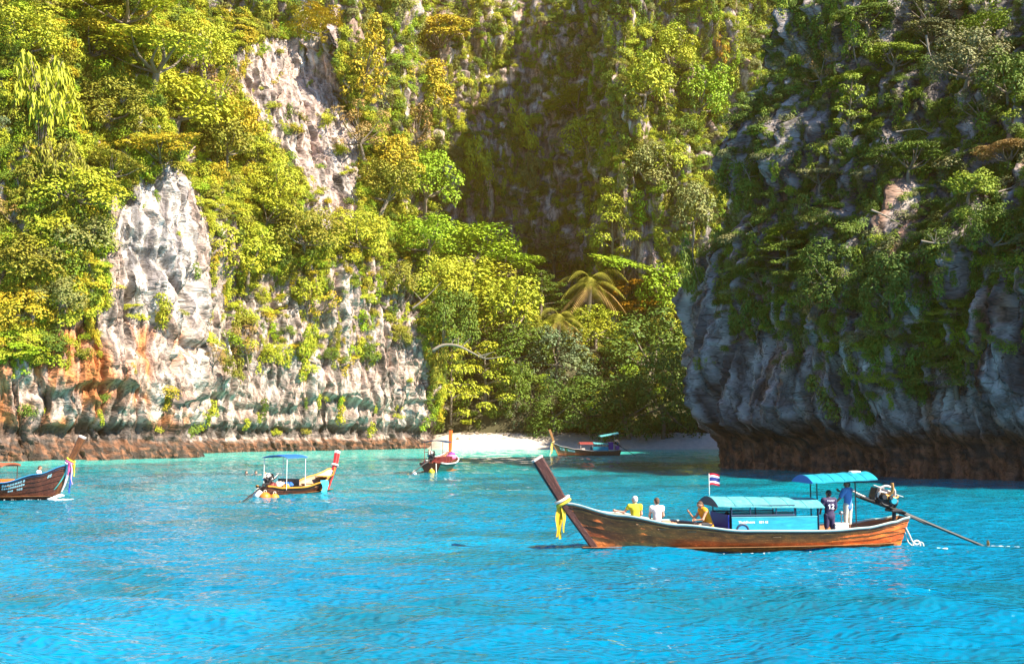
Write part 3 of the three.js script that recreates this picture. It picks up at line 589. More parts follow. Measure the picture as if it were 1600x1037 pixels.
T_([ // wood behind the beach
  [663, 372, 110, 75, 'dome', 'fresh', 'fresh green tree at the upper left of the wood'],
  [735, 385, 160, 82, 'dome', 'fresh', 'broad bright green tree at the top of the wood'],
  [792, 425, 110, 62, 'umbrella', 'fresh', 'flat green crown right of the broad bright tree'],
  [684, 438, 95, 80, 'dome', 'lime', 'yellow-green tree at the left edge of the wood'],
  [735, 452, 170, 95, 'dome', 'lime', 'largest yellow-green crown in the middle of the wood'],
  [792, 488, 140, 112, 'dome', 'lime', 'lime tree with large leaves left of the palms'],
  [690, 508, 95, 105, 'dome', 'green', 'green tree against the left rock point'],
  [740, 512, 115, 88, 'dome', 'green', 'deeper green tree under the largest yellow-green crown'],
  [806, 545, 110, 70, 'dome', 'green', 'green bush in front of the lime tree'],
  [866, 412, 130, 84, 'layered', 'sage', 'dusty green tree with flat sprays at the foot of the hollow'],
  [845, 455, 95, 66, 'layered', 'green', 'lower green spray tree left of the tall palm'],
  [977, 430, 130, 54, 'umbrella', 'fresh', 'fresh green flat crown right of the tall palm'],
  [978, 457, 100, 48, 'umbrella', 'amber', 'orange-yellow crown right of the tall palm'],
  [994, 484, 88, 42, 'umbrella', 'amber', 'lower orange-yellow crown above the dark bush'],
  [1042, 458, 84, 84, 'dome', 'fresh', 'round green tree beside the headland edge'],
  [1052, 498, 74, 62, 'bush', 'lime', 'lime bush beside the headland above the dark bush'],
  [930, 510, 110, 60, 'bush', 'lime', 'lime bush between the palm and the dark bush'],
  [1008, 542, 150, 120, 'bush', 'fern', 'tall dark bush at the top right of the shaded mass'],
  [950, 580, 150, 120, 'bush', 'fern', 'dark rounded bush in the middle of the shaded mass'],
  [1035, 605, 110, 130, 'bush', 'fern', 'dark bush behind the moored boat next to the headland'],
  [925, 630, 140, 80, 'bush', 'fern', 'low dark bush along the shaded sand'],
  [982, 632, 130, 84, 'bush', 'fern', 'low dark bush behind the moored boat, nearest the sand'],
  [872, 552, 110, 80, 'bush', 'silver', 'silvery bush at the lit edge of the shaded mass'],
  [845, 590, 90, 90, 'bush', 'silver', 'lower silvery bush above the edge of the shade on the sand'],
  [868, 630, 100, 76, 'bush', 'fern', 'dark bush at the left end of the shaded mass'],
  [755, 600, 110, 122, 'layered', 'lime', 'yellow tiered tree on the lit side of the beach'],
  [705, 585, 76, 120, 'layered', 'lime', 'yellow-green tiered tree next to the left rock point'],
  [694, 632, 60, 56, 'bush', 'lime', 'lime bush on the sand beside the left rock point'],
  [798, 638, 62, 50, 'bush', 'silver', 'small silvery shrub on the sand under the tiered tree'],
  [735, 640, 70, 44, 'bush', 'green', 'low green shrub behind the lit sand'],
  [668, 560, 50, 70, 'drape', 'olive', 'creeper over the edge of the left rock point'],
  [806, 600, 60, 70, 'bush', 'green', 'green bush between the tiered tree and the silvery bush'],
]);
T_([ // headland
  [1336, 56, 52, 70, 'cone', 'bright', 'bright pointed tree near the top middle of the headland'],
  [1350, 24, 95, 44, 'umbrella', 'green', 'flat green crown at the top above the bright pointed tree'],
  [1448, 26, 110, 48, 'sparse', 'grey', 'grey thin-leaved crown at the top of the headland'],
  [1452, 58, 90, 46, 'umbrella', 'grey', 'grey-olive crown over the bare forked trunk'],
  [1282, 112, 60, 56, 'sparse', 'dry', 'reddish dry crown left of the bright pointed tree'],
  [1334, 124, 66, 32, 'umbrella', 'bright', 'small bright tier under the pointed tree'],
  [1328, 168, 60, 82, 'layered', 'bright', 'tiered bright tree in the upper middle of the headland'],
  [1394, 96, 86, 52, 'umbrella', 'bright', 'bright flat crown left of the forked trunk'],
  [1425, 168, 130, 92, 'dome', 'bright', 'largest bright crown on the headland'],
  [1508, 102, 125, 98, 'dome', 'grey', 'olive round crown in the upper right of the headland'],
  [1530, 165, 90, 70, 'sparse', 'grey', 'thin grey tree under the olive round crown'],
  [1550, 42, 96, 58, 'dome', 'bright', 'green crown in the top right corner'],
  [1332, 262, 76, 104, 'sparse', 'grey', 'grey tree with pale bare stems in the middle of the headland', { pale: true }],
  [1284, 280, 76, 38, 'umbrella', 'grey', 'olive flat crown left of the grey tree with pale stems'],
  [1498, 250, 125, 68, 'umbrella', 'bright', 'green spreading crown right of the bare twigs'],
  [1572, 244, 90, 50, 'umbrella', 'dry', 'yellowish spreading crown at the right edge'],
  [1520, 290, 76, 48, 'dome', 'bright', 'green bush under the spreading crown at the right'],
  [1222, 368, 100, 42, 'layered', 'bright', 'flat bright tiers on the left part of the headland'],
  [1232, 398, 125, 60, 'layered', 'green', 'green tiered tree under the flat bright tiers'],
  [1186, 428, 80, 52, 'umbrella', 'green', 'green shrub left of the tiered tree above the bare rock'],
  [1156, 275, 76, 60, 'dome', 'green', 'leafy bush on the left outline of the headland'],
  [1100, 400, 60, 90, 'drape', 'green', 'creeper hanging over the left outline of the headland'],
  [1468, 326, 70, 52, 'dome', 'green', 'green bush left of the pale bare twigs'],
  [1502, 400, 90, 66, 'sparse', 'olive', 'olive thin crown under the pale bare twigs'],
  [1490, 486, 110, 42, 'layered', 'bright', 'bright fan of flat sprays low on the right'],
  [1446, 516, 54, 32, 'umbrella', 'green', 'small green spray left of the bright fan'],
  [1275, 478, 50, 70, 'sparse', 'dry', 'pale brown shrub over the bare rock in the middle'],
  [1366, 556, 70, 58, 'dome', 'bright', 'bright bush at the lower edge of the growth'],
  [1374, 594, 86, 36, 'umbrella', 'bright', 'bright fringe below the bush at the lower edge'],
  [1492, 574, 140, 70, 'layered', 'fern', 'dark fern-like branch hanging low on the right'],
  [1440, 596, 110, 60, 'drape', 'fern', 'dark creeper curtain left of the fern-like branch'],
  [1166, 486, 70, 62, 'drape', 'fern', 'dark creeper over the bare blue rock on the left'],
  [1102, 570, 36, 30, 'dome', 'bright', 'lone bright tuft on the blue rock by the beach'],
  [1342, 624, 48, 60, 'drape', 'fern', 'dark creeper tail under the bright fringe'],
  [1300, 420, 100, 90, 'bush', 'fern', 'dark bush in the shaded middle of the headland'],
  [1390, 450, 100, 100, 'dome', 'fern', 'dark green bush left of the bright fan'],
  [1560, 360, 90, 90, 'dome', 'green', 'leafy bush at the right edge at mid height'],
  [1570, 450, 90, 80, 'bush', 'fern', 'dark bush at the right edge above the fern-like branch'],
  [1240, 200, 100, 110, 'dome', 'fern', 'dark round tree in the upper left of the headland'],
  [1215, 300, 90, 80, 'dome', 'fern', 'dark leafy bush above the flat bright tiers'],
  [1420, 250, 110, 60, 'umbrella', 'green', 'green crown just under the largest bright crown'],
  [1580, 130, 80, 90, 'dome', 'green', 'leafy tree at the right edge below the corner crown'],
]);
{ // two palms in the wood
  const palm = (px, py, size, label, seed) => {
    const b = root(px, py + size * 0.75), m = b.f / FPX, r = rngOf(seed), t = thing('palm_tree', label, 'palm tree', b.p.toArray());
    const S = size * m, H = S * 0.85, top = V(0.06 * S, H, 0.05 * S);
    mesh('trunk', tube([V(0, -0.3, 0), V(0.03 * S, H * 0.5, 0), top], [0.055 * S, 0.04 * S, 0.035 * S], 8, 10), M.bark, t);
    for (let i = 0; i < 19; i++) {
      const a = i * 2.4, rise = 0.85 - 0.065 * i, F = leafSet(), L = S * (0.5 + 0.12 * r()), d = V(Math.cos(a), 0, Math.sin(a));
      const c = new THREE.QuadraticBezierCurve3(top, top.clone().addScaledVector(d, L * 0.5).add(V(0, L * rise, 0)), top.clone().addScaledVector(d, L).add(V(0, L * (rise - 0.75), 0)));
      for (let k = 1; k <= 24; k++) { const u = k / 24, p = c.getPoint(u), tg = c.getTangent(u), sd = V(0, 1, 0).cross(tg).normalize(); for (const s of [-1, 1]) { const dir = sd.clone().multiplyScalar(s).addScaledVector(tg, 0.55).add(V(0, -0.45, 0)).normalize(), v = 0.8 + 0.4 * r(); addLeaf(F, p, V(0, 1, 0).addScaledVector(sd, -s * 0.4).normalize(), dir, L * 0.33 * Math.sin(Math.PI * (0.12 + 0.8 * u)), L * 0.019, [v, v, v]); } }
      mesh('frond', buildLeaves(F), i > 12 ? LEAF.dry : LEAF.olive, t);
    }
  };
  palm(916, 452, 100, 'tall pale palm with drooping fronds between the green spray tree and the orange crowns', 5);
  palm(868, 505, 84, 'shorter palm in front of and left of the tall pale palm', 6);
}
{ // bare pale branches and trunks
  const branch = (name, label, pts, dz, r0, forks = 0) => {
    const r = rngOf(pts[0][0] * 7 + 1), P = pts.map(([x, y]) => { const b = root(x, y); return b; }), f = Math.min(...P.map((b) => b.f)) - dz;
    const Q = pts.map(([x, y], i) => at(x, y, f + i * 0.15)), m = f / FPX, t = thing(name, label, 'branch', Q[0].toArray()), L = Q.map((q) => q.clone().sub(Q[0]));
    mesh('bough', tube(L, [r0 * m, r0 * 0.8 * m, r0 * 0.5 * m, r0 * 0.12 * m], 6, 16), M.paleBark, t);
    const c = new THREE.CatmullRomCurve3(L);
    for (let i = 0; i < forks; i++) { const p = c.getPoint(0.25 + 0.7 * r()), a = (r() - 0.5) * 2.4 + 0.3, len = (12 + 18 * r()) * m; mesh('twig', tube([p, p.clone().add(V(Math.sin(a) * len * 0.5, Math.cos(a) * len * 0.45, 0.1)), p.clone().add(V(Math.sin(a) * len, Math.cos(a) * len * 0.8, 0.2 * r()))], [r0 * 0.4 * m, r0 * 0.12 * m], 5, 5), M.paleBark, t); }
  };
  branch('bare_branch', 'arching white dead branch over the lit beach trees', [[676, 547], [692, 539], [715, 540], [738, 551], [758, 560], [790, 556]], 9, 2.60, 6);
  branch('bare_branch', 'pale straight branch at the edge of the left rock point', [[644, 482], [662, 468], [690, 440]], 4, 1.80, 1);
  branch('bare_branch', 'bare forked trunk hanging under a grey-olive crown', [[1448, 55], [1452, 80], [1464, 108]], 2.5, 2.10, 3);
  branch('bare_branch', 'short thick pale branch right of the forked trunk', [[1450, 52], [1468, 56], [1486, 60]], 2.5, 2.40, 0);
  branch('bare_branch', 'slanting pale branch beside the grey tree', [[1362, 328], [1386, 338], [1412, 354]], 2.5, 1.80, 0);
  branch('bare_branch', 'cluster of pale bare twigs on the right of the headland', [[1440, 376], [1466, 380], [1500, 376]], 2.5, 1.44, 9);
  branch('bare_branch', 'dead twigs left of the flat bright tiers', [[1166, 366], [1184, 362], [1200, 372]], 2, 1.44, 5);
  branch('bare_branch', 'grey drooping roots at the right edge under the yellowish crown', [[1560, 300], [1580, 294], [1604, 288]], 2, 1.80, 3);
  branch('bare_branch', 'thin arching twig above the grey tree with pale stems', [[1400, 206], [1440, 202], [1462, 214]], 2.5, 1.44, 5);
  branch('bare_branch', 'pale stem standing in the shade on the left of the headland', [[1180, 306], [1172, 280], [1164, 262]], 2, 1.50, 3);
}

// ---------------------------------------------------------------- people: one continuous skin from tapered limbs, clothes over it
function surfaceNets(prims, cell, k) {                                   // mesh of the smooth union of tapered capsules { a, b, ra, rb, s } (s squashes in z)
  const lo = V(1e9, 1e9, 1e9), hi = V(-1e9, -1e9, -1e9);
  for (const p of prims) for (const [q, r] of [[p.a, p.ra], [p.b, p.rb]]) { lo.min(q.clone().subScalar(r + 2.5 * cell)); hi.max(q.clone().addScalar(r + 2.5 * cell)); }
  const nx = Math.ceil((hi.x - lo.x) / cell) + 1, ny = Math.ceil((hi.y - lo.y) / cell) + 1, nz = Math.ceil((hi.z - lo.z) / cell) + 1, F = new Float32Array(nx * ny * nz);
  const ab = prims.map((p) => p.b.clone().sub(p.a)), ll = ab.map((v) => Math.max(1e-9, v.lengthSq()));
  for (let z = 0, i = 0; z < nz; z++) for (let y = 0; y < ny; y++) for (let x = 0; x < nx; x++, i++) {
    const X = lo.x + x * cell, Y = lo.y + y * cell, Z = lo.z + z * cell; let d = 1e3;
    for (let j = 0; j < prims.length; j++) {
      const p = prims[j], t = clamp(((X - p.a.x) * ab[j].x + (Y - p.a.y) * ab[j].y + (Z - p.a.z) * ab[j].z) / ll[j]), s = p.s ?? 1;
      const e = Math.hypot(X - p.a.x - ab[j].x * t, Y - p.a.y - ab[j].y * t, (Z - p.a.z - ab[j].z * t) / s) - lerp(p.ra, p.rb, t);
      const h = Math.max(k - Math.abs(d - e), 0) / k; d = Math.min(d, e) - h * h * k * 0.25;
    }
    F[i] = d;
  }
  const id = new Int32Array(nx * ny * nz).fill(-1), pos = [], idx = [];
  const C8 = [0, 1, nx, nx + 1, nx * ny, nx * ny + 1, nx * ny + nx, nx * ny + nx + 1], E = [[0, 1], [2, 3], [4, 5], [6, 7], [0, 2], [1, 3], [4, 6], [5, 7], [0, 4], [1, 5], [2, 6], [3, 7]];
  for (let z = 0; z < nz - 1; z++) for (let y = 0; y < ny - 1; y++) for (let x = 0; x < nx - 1; x++) {
    const i = x + nx * (y + ny * z); let c = 0, sx = 0, sy = 0, sz = 0;
    for (const [a, b] of E) { const u = F[i + C8[a]], v = F[i + C8[b]]; if ((u < 0) !== (v < 0)) { const t = u / (u - v); c++; sx += lerp(a & 1, b & 1, t); sy += lerp((a >> 1) & 1, (b >> 1) & 1, t); sz += lerp(a >> 2, b >> 2, t); } }
    if (c) { id[i] = pos.length / 3; pos.push(lo.x + (x + sx / c) * cell, lo.y + (y + sy / c) * cell, lo.z + (z + sz / c) * cell); }
  }
  const quad = (a, b, c, d, f) => { if (a < 0 || b < 0 || c < 0 || d < 0) return; f ? idx.push(a, b, c, a, c, d) : idx.push(a, c, b, a, d, c); };
  for (let z = 1; z < nz - 1; z++) for (let y = 1; y < ny - 1; y++) for (let x = 1; x < nx - 1; x++) {
    const i = x + nx * (y + ny * z), s = F[i] < 0;
    if (s !== (F[i + 1] < 0)) quad(id[i - nx - nx * ny], id[i - nx * ny], id[i], id[i - nx], s);
    if (s !== (F[i + nx] < 0)) quad(id[i - 1 - nx * ny], id[i - 1], id[i], id[i - nx * ny], s);
    if (s !== (F[i + nx * ny] < 0)) quad(id[i - 1 - nx], id[i - nx], id[i], id[i - 1], s);
  }
  return geom(pos, idx, null, new Float32Array(pos.length / 3 * 2));
}
const cap = (a, b, ra, rb = ra, s) => ({ a, b, ra, rb, s });
const SKIN = { fair: mat(0.62, 0.36, 0.26, 0.55), tan: mat(0.50, 0.25, 0.15, 0.55), brown: mat(0.23, 0.11, 0.06, 0.55) };
const CL = { yellow: mat(0.62, 0.60, 0.03, 0.85), white: mat(0.75, 0.70, 0.72, 0.85), orange: mat(0.85, 0.30, 0.005, 0.8), navy: mat(0.045, 0.03, 0.085, 0.8), blue: mat(0.07, 0.20, 0.46, 0.8), khaki: mat(0.55, 0.52, 0.44, 0.85), dark: mat(0.03, 0.03, 0.04, 0.8), whiteHair: mat(0.75, 0.74, 0.72, 0.9), black: mat(0.012, 0.01, 0.01, 0.7), brownHair: mat(0.09, 0.045, 0.025, 0.75), eye: mat(0.02, 0.015, 0.015, 0.2) };
// the figure faces +z; its left is +x. J overrides joints, everything in metres over the feet (or the seat's floor)
function person(label, o) {
  const g = thing('person', label, 'person', o.pos, o.turn ?? 0);
  const J = { hip: V(0, 0.92, 0), waist: V(0, 1.10, 0), chest: V(0, 1.30, 0.01), neck: V(0, 1.47, 0), head: V(0, 1.60, 0.02), sl: V(0.18, 1.41, 0), sr: V(-0.18, 1.41, 0), el: V(0.24, 1.13, -0.02), er: V(-0.24, 1.13, -0.02), wl: V(0.25, 0.88, 0.06), wr: V(-0.25, 0.88, 0.06), hl: V(0.09, 0.90, 0), hr: V(-0.09, 0.90, 0), kl: V(0.10, 0.49, 0.03), kr: V(-0.10, 0.49, 0.03), al: V(0.11, 0.08, -0.02), ar: V(-0.11, 0.08, -0.02), look: V(0, 0, 1), ...o.J };
  const L = J.look.clone().normalize(), upH = J.head.clone().sub(J.neck).normalize(), rt = V(0, 0, 0).crossVectors(upH, L).normalize(), toe = (a) => a.clone().add(V(0, -0.045, 0.15)), heel = (a) => a.clone().add(V(0, -0.045, -0.02));
  const H = (x, y, z) => J.head.clone().addScaledVector(rt, x).addScaledVector(upH, y).addScaledVector(L, z);
  const body = [cap(J.hip, J.waist, 0.135, 0.115, 0.75), cap(J.waist, J.chest, 0.115, 0.145, 0.72), cap(J.chest, J.neck, 0.135, 0.06, 0.75), cap(J.sl, J.sr, 0.062), cap(J.neck, J.head, 0.052),
    cap(J.sl, J.el, 0.052, 0.04), cap(J.el, J.wl, 0.04, 0.027), cap(J.sr, J.er, 0.052, 0.04), cap(J.er, J.wr, 0.04, 0.027),
    cap(J.hl, J.kl, 0.088, 0.055), cap(J.kl, J.al, 0.052, 0.034), cap(J.hr, J.kr, 0.088, 0.055), cap(J.kr, J.ar, 0.052, 0.034), cap(heel(J.al), toe(J.al), 0.035, 0.028), cap(heel(J.ar), toe(J.ar), 0.035, 0.028)];
  const parts = [surfaceNets(body, 0.021, 0.035)];
  // head: skull, jaw, nose, ears, brow
  parts.push(surfaceNets([cap(H(0, 0.035, -0.015), H(0, 0.03, 0.015), 0.088), cap(H(0, -0.055, 0.035), H(0, -0.02, 0.02), 0.055, 0.07), cap(H(0, 0.01, 0.10), H(0, -0.025, 0.113), 0.010, 0.015), cap(H(0.082, 0.01, 0), H(0.082, -0.03, 0), 0.014), cap(H(-0.082, 0.01, 0), H(-0.082, -0.03, 0), 0.014), cap(H(-0.035, 0.03, 0.085), H(0.035, 0.03, 0.085), 0.012), cap(H(-0.022, -0.06, 0.083), H(0.022, -0.06, 0.083), 0.009), cap(J.neck, H(0, -0.05, 0), 0.05)], 0.0095, 0.02));
  for (const [w, e, sgn] of [[J.wl, J.el, 1], [J.wr, J.er, -1]]) {      // hands: palm, four curled fingers of different length, thumb from the palm's side
    const d = w.clone().sub(e).normalize(), sx = V(0, 0, 1).cross(d); if (sx.length() < 0.2) sx.set(1, 0, 0); sx.normalize(); const pal = V(0, 0, 0).crossVectors(d, sx).multiplyScalar(sgn), q = (f, s, c) => w.clone().addScaledVector(d, f).addScaledVector(sx, s).addScaledVector(pal, c), pr = [cap(q(-0.01, 0, 0), q(0.08, 0, 0), 0.026, 0.034, 1)];
    [[-0.03, 0.062], [-0.01, 0.074], [0.01, 0.07], [0.029, 0.054]].forEach(([s, l]) => { pr.push(cap(q(0.08, s, 0), q(0.08 + l * 0.5, s * 1.1, 0.006), 0.0095, 0.009), cap(q(0.08 + l * 0.5, s * 1.1, 0.006), q(0.08 + l * 0.85, s * 1.1, 0.03), 0.009, 0.0075)); });
    pr.push(cap(q(0.025, -0.03, 0.004), q(0.06, -0.055, 0.012), 0.012, 0.010), cap(q(0.06, -0.055, 0.012), q(0.088, -0.058, 0.02), 0.010, 0.008));
    parts.push(surfaceNets(pr, 0.0062, 0.008));
  }
  mesh('body', join(parts), SKIN[o.skin ?? 'fair'], g);
  const eyes = [1, -1].map((s) => { const p = H(0.033 * s, 0.012, 0.084); return new THREE.SphereGeometry(0.011, 8, 6).translate(p.x, p.y, p.z); });
  mesh('eyes', join(eyes), CL.eye, g);
  if (o.hair) mesh('hair', surfaceNets([cap(H(0, 0.062, -0.025), H(0, 0.055, -0.005), 0.089), cap(H(0, 0.0, -0.055), H(0, 0.04, -0.04), 0.068, 0.075), ...(o.long ? [cap(H(0, -0.02, -0.06), H(0, -0.14, -0.07), 0.06, 0.04)] : [])], 0.012, 0.02), CL[o.hair], g);
  if (o.top) {
    const f = o.topFit ?? 0.018, t = [cap(J.hip.clone().lerp(J.waist, o.topLow ?? 0.25), J.waist, 0.135 + f, 0.118 + f, 0.78), cap(J.waist, J.chest, 0.118 + f, 0.148 + f, 0.76), cap(J.chest, J.neck.clone().lerp(J.chest, 0.25), 0.138 + f, 0.075 + f, 0.78)];
    if (!o.vest) { t.push(cap(J.sl, J.sr, 0.062 + f)); for (const [s, e] of [[J.sl, J.el], [J.sr, J.er]]) t.push(cap(s, s.clone().lerp(e, o.sleeve ?? 0.6), 0.054 + f, 0.05 + f)); }
    else t.push(cap(J.sl.clone().lerp(J.neck, 0.25), J.sr.clone().lerp(J.neck, 0.25), 0.05 + f));
    mesh('top', surfaceNets(t, 0.017, 0.03), CL[o.top], g);
  }
  if (o.shorts) { const e = o.legs ?? 0.75; const t = [cap(J.hip.clone().add(V(0, 0.06, 0)), J.hip, 0.14, 0.148, 0.8)]; for (const [h, k, a] of [[J.hl, J.kl, J.al], [J.hr, J.kr, J.ar]]) { t.push(cap(h, h.clone().lerp(k, Math.min(1, e)), 0.104, lerp(0.104, 0.075, Math.min(1, e)))); if (e > 1) t.push(cap(k, k.clone().lerp(a, e - 1), 0.075, 0.062)); } mesh('trousers', surfaceNets(t, 0.017, 0.03), CL[o.shorts], g); }
  return g;
}

// ---------------------------------------------------------------- longtail boats
function canvasTex(w, h, draw) { const c = document.createElement('canvas'); c.width = w; c.height = h; draw(c.getContext('2d'), w, h); const t = new THREE.CanvasTexture(c); t.colorSpace = THREE.SRGBColorSpace; return t; }
const wood = (r, g, b, rough = 0.5) => mat(r, g, b, rough, { map: woodMap, bumpMap: woodMap, bumpScale: 0.012 });
const W = {
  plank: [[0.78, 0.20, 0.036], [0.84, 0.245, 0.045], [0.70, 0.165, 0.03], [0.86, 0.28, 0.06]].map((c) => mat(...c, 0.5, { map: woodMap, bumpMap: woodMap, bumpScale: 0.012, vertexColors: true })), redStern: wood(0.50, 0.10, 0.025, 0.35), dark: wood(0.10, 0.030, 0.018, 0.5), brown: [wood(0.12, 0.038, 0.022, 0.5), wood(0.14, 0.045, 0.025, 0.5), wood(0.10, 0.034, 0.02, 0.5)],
  midBrown: [wood(0.50, 0.21, 0.11, 0.5), wood(0.56, 0.25, 0.13, 0.5), wood(0.44, 0.18, 0.09, 0.5)], inside: wood(0.55, 0.20, 0.055, 0.5), deck: wood(0.45, 0.24, 0.11, 0.6), prow: wood(0.095, 0.026, 0.018, 0.45), tanProw: wood(0.50, 0.26, 0.10, 0.5),
};
const paint = { cyan: mat(0.015, 0.42, 0.58, 0.5, { map: clothMap }), aqua: mat(0.13, 0.54, 0.60, 0.6, { map: clothMap }), blue: mat(0.008, 0.022, 0.30, 0.5), skyBlue: mat(0.05, 0.28, 0.50, 0.45), royal: mat(0.015, 0.13, 0.46, 0.6), white: mat(0.78, 0.76, 0.72, 0.45), paleAqua: mat(0.36, 0.48, 0.46, 0.45), navy: mat(0.02, 0.045, 0.10, 0.5), red: mat(0.60, 0.035, 0.035, 0.4), orangeRed: mat(0.72, 0.15, 0.025, 0.45), yellow: mat(0.75, 0.50, 0.02, 0.5), amber: mat(0.60, 0.26, 0.03, 0.5), green: mat(0.02, 0.13, 0.10, 0.45), pink: mat(0.75, 0.20, 0.42, 0.7), purple: mat(0.20, 0.05, 0.30, 0.7), maroon: mat(0.22, 0.035, 0.03, 0.6), steel: mat(0.30, 0.30, 0.31, 0.4, { metalness: 0.7 }), iron: mat(0.035, 0.035, 0.04, 0.5, { metalness: 0.3 }), brass: mat(0.48, 0.26, 0.08, 0.45, { metalness: 0.5 }), pale: mat(0.62, 0.52, 0.48, 0.5), rubber: mat(0.012, 0.012, 0.012, 0.8), orange: mat(0.80, 0.20, 0.02, 0.45), brownRoof: mat(0.30, 0.10, 0.05, 0.7), foam: mat(0.86, 0.90, 0.92, 0.7), rope: mat(0.70, 0.66, 0.58, 0.9) };
function sweep(pts, wide, deep) {                                         // bar of rectangular section along points in the boat's middle plane
  const pos = [], idx = [], uv = [], n = pts.length; let len = 0;
  pts.forEach((p, i) => {
    const a = pts[Math.max(0, i - 1)], b = pts[Math.min(n - 1, i + 1)], tx = b[0] - a[0], ty = b[1] - a[1], l = Math.hypot(tx, ty), nx = -ty / l, ny = tx / l, d = (typeof deep === 'function' ? deep(i / (n - 1)) : deep) / 2, w = (typeof wide === 'function' ? wide(i / (n - 1)) : wide) / 2;
    if (i) len += Math.hypot(p[0] - pts[i - 1][0], p[1] - pts[i - 1][1]);
    for (const [u, v] of [[-1, -0.7], [-1, 0.7], [-0.7, 1], [0.7, 1], [1, 0.7], [1, -0.7], [0.7, -1], [-0.7, -1]]) { pos.push(p[0] + nx * d * u, p[1] + ny * d * u, (p[2] ?? 0) + w * v); uv.push(len, (u + v) * 0.2); }
  });
  for (let i = 0; i < n - 1; i++) for (let s = 0; s < 8; s++) { const a = i * 8 + s, b = i * 8 + (s + 1) % 8; idx.push(a, b, a + 8, b, b + 8, a + 8); }
  for (const [o, f] of [[0, 1], [(n - 1) * 8, 0]]) for (let s = 1; s < 7; s++) f ? idx.push(o, o + s + 1, o + s) : idx.push(o, o + s, o + s + 1);
  const g = geom(pos, idx, null, uv, false).toNonIndexed(); g.computeVertexNormals(); return g;
}
function hullShape(o) {
  const L = o.L, sheer = curve(o.sheer), beam = curve(o.beam), xs = (t) => -L / 2 + L * t, xk = (t) => lerp(-L / 2 + o.sternRake, L / 2 - o.bowRake, t), yk = (t) => -0.32 + 0.1 * Math.pow(Math.abs(2 * t - 1), 3);
  const f = (v) => 0.62 * Math.pow(v, 0.42) + 0.38 * v;
  const at = (t, v, side, out = 0) => { const b = Math.max(0.02, beam(t) * f(v) + out); return V(lerp(xk(t), xs(t), v), lerp(yk(t), sheer(xs(t)), v), side * b); };
  return { at, sheer, xs, beam };
}
function patch(H, t0, t1, v0, v1, side, nt, nv, out) {
  const pos = [], uv = [], idx = [];
  for (let j = 0; j <= nv; j++) for (let i = 0; i <= nt; i++) { const t = lerp(t0, t1, i / nt), v = lerp(v0, v1, j / nv), p = H.at(t, v, side, typeof out === 'function' ? out(j / nv) : out); pos.push(p.x, p.y, p.z); uv.push(i / nt, j / nv); }
  for (let j = 0; j < nv; j++) for (let i = 0; i < nt; i++) { const a = j * (nt + 1) + i, b = a + nt + 1; side > 0 ? idx.push(a, a + 1, b, a + 1, b + 1, b) : idx.push(a, b, a + 1, a + 1, b, b + 1); }
  return geom(pos, idx, null, uv);
}
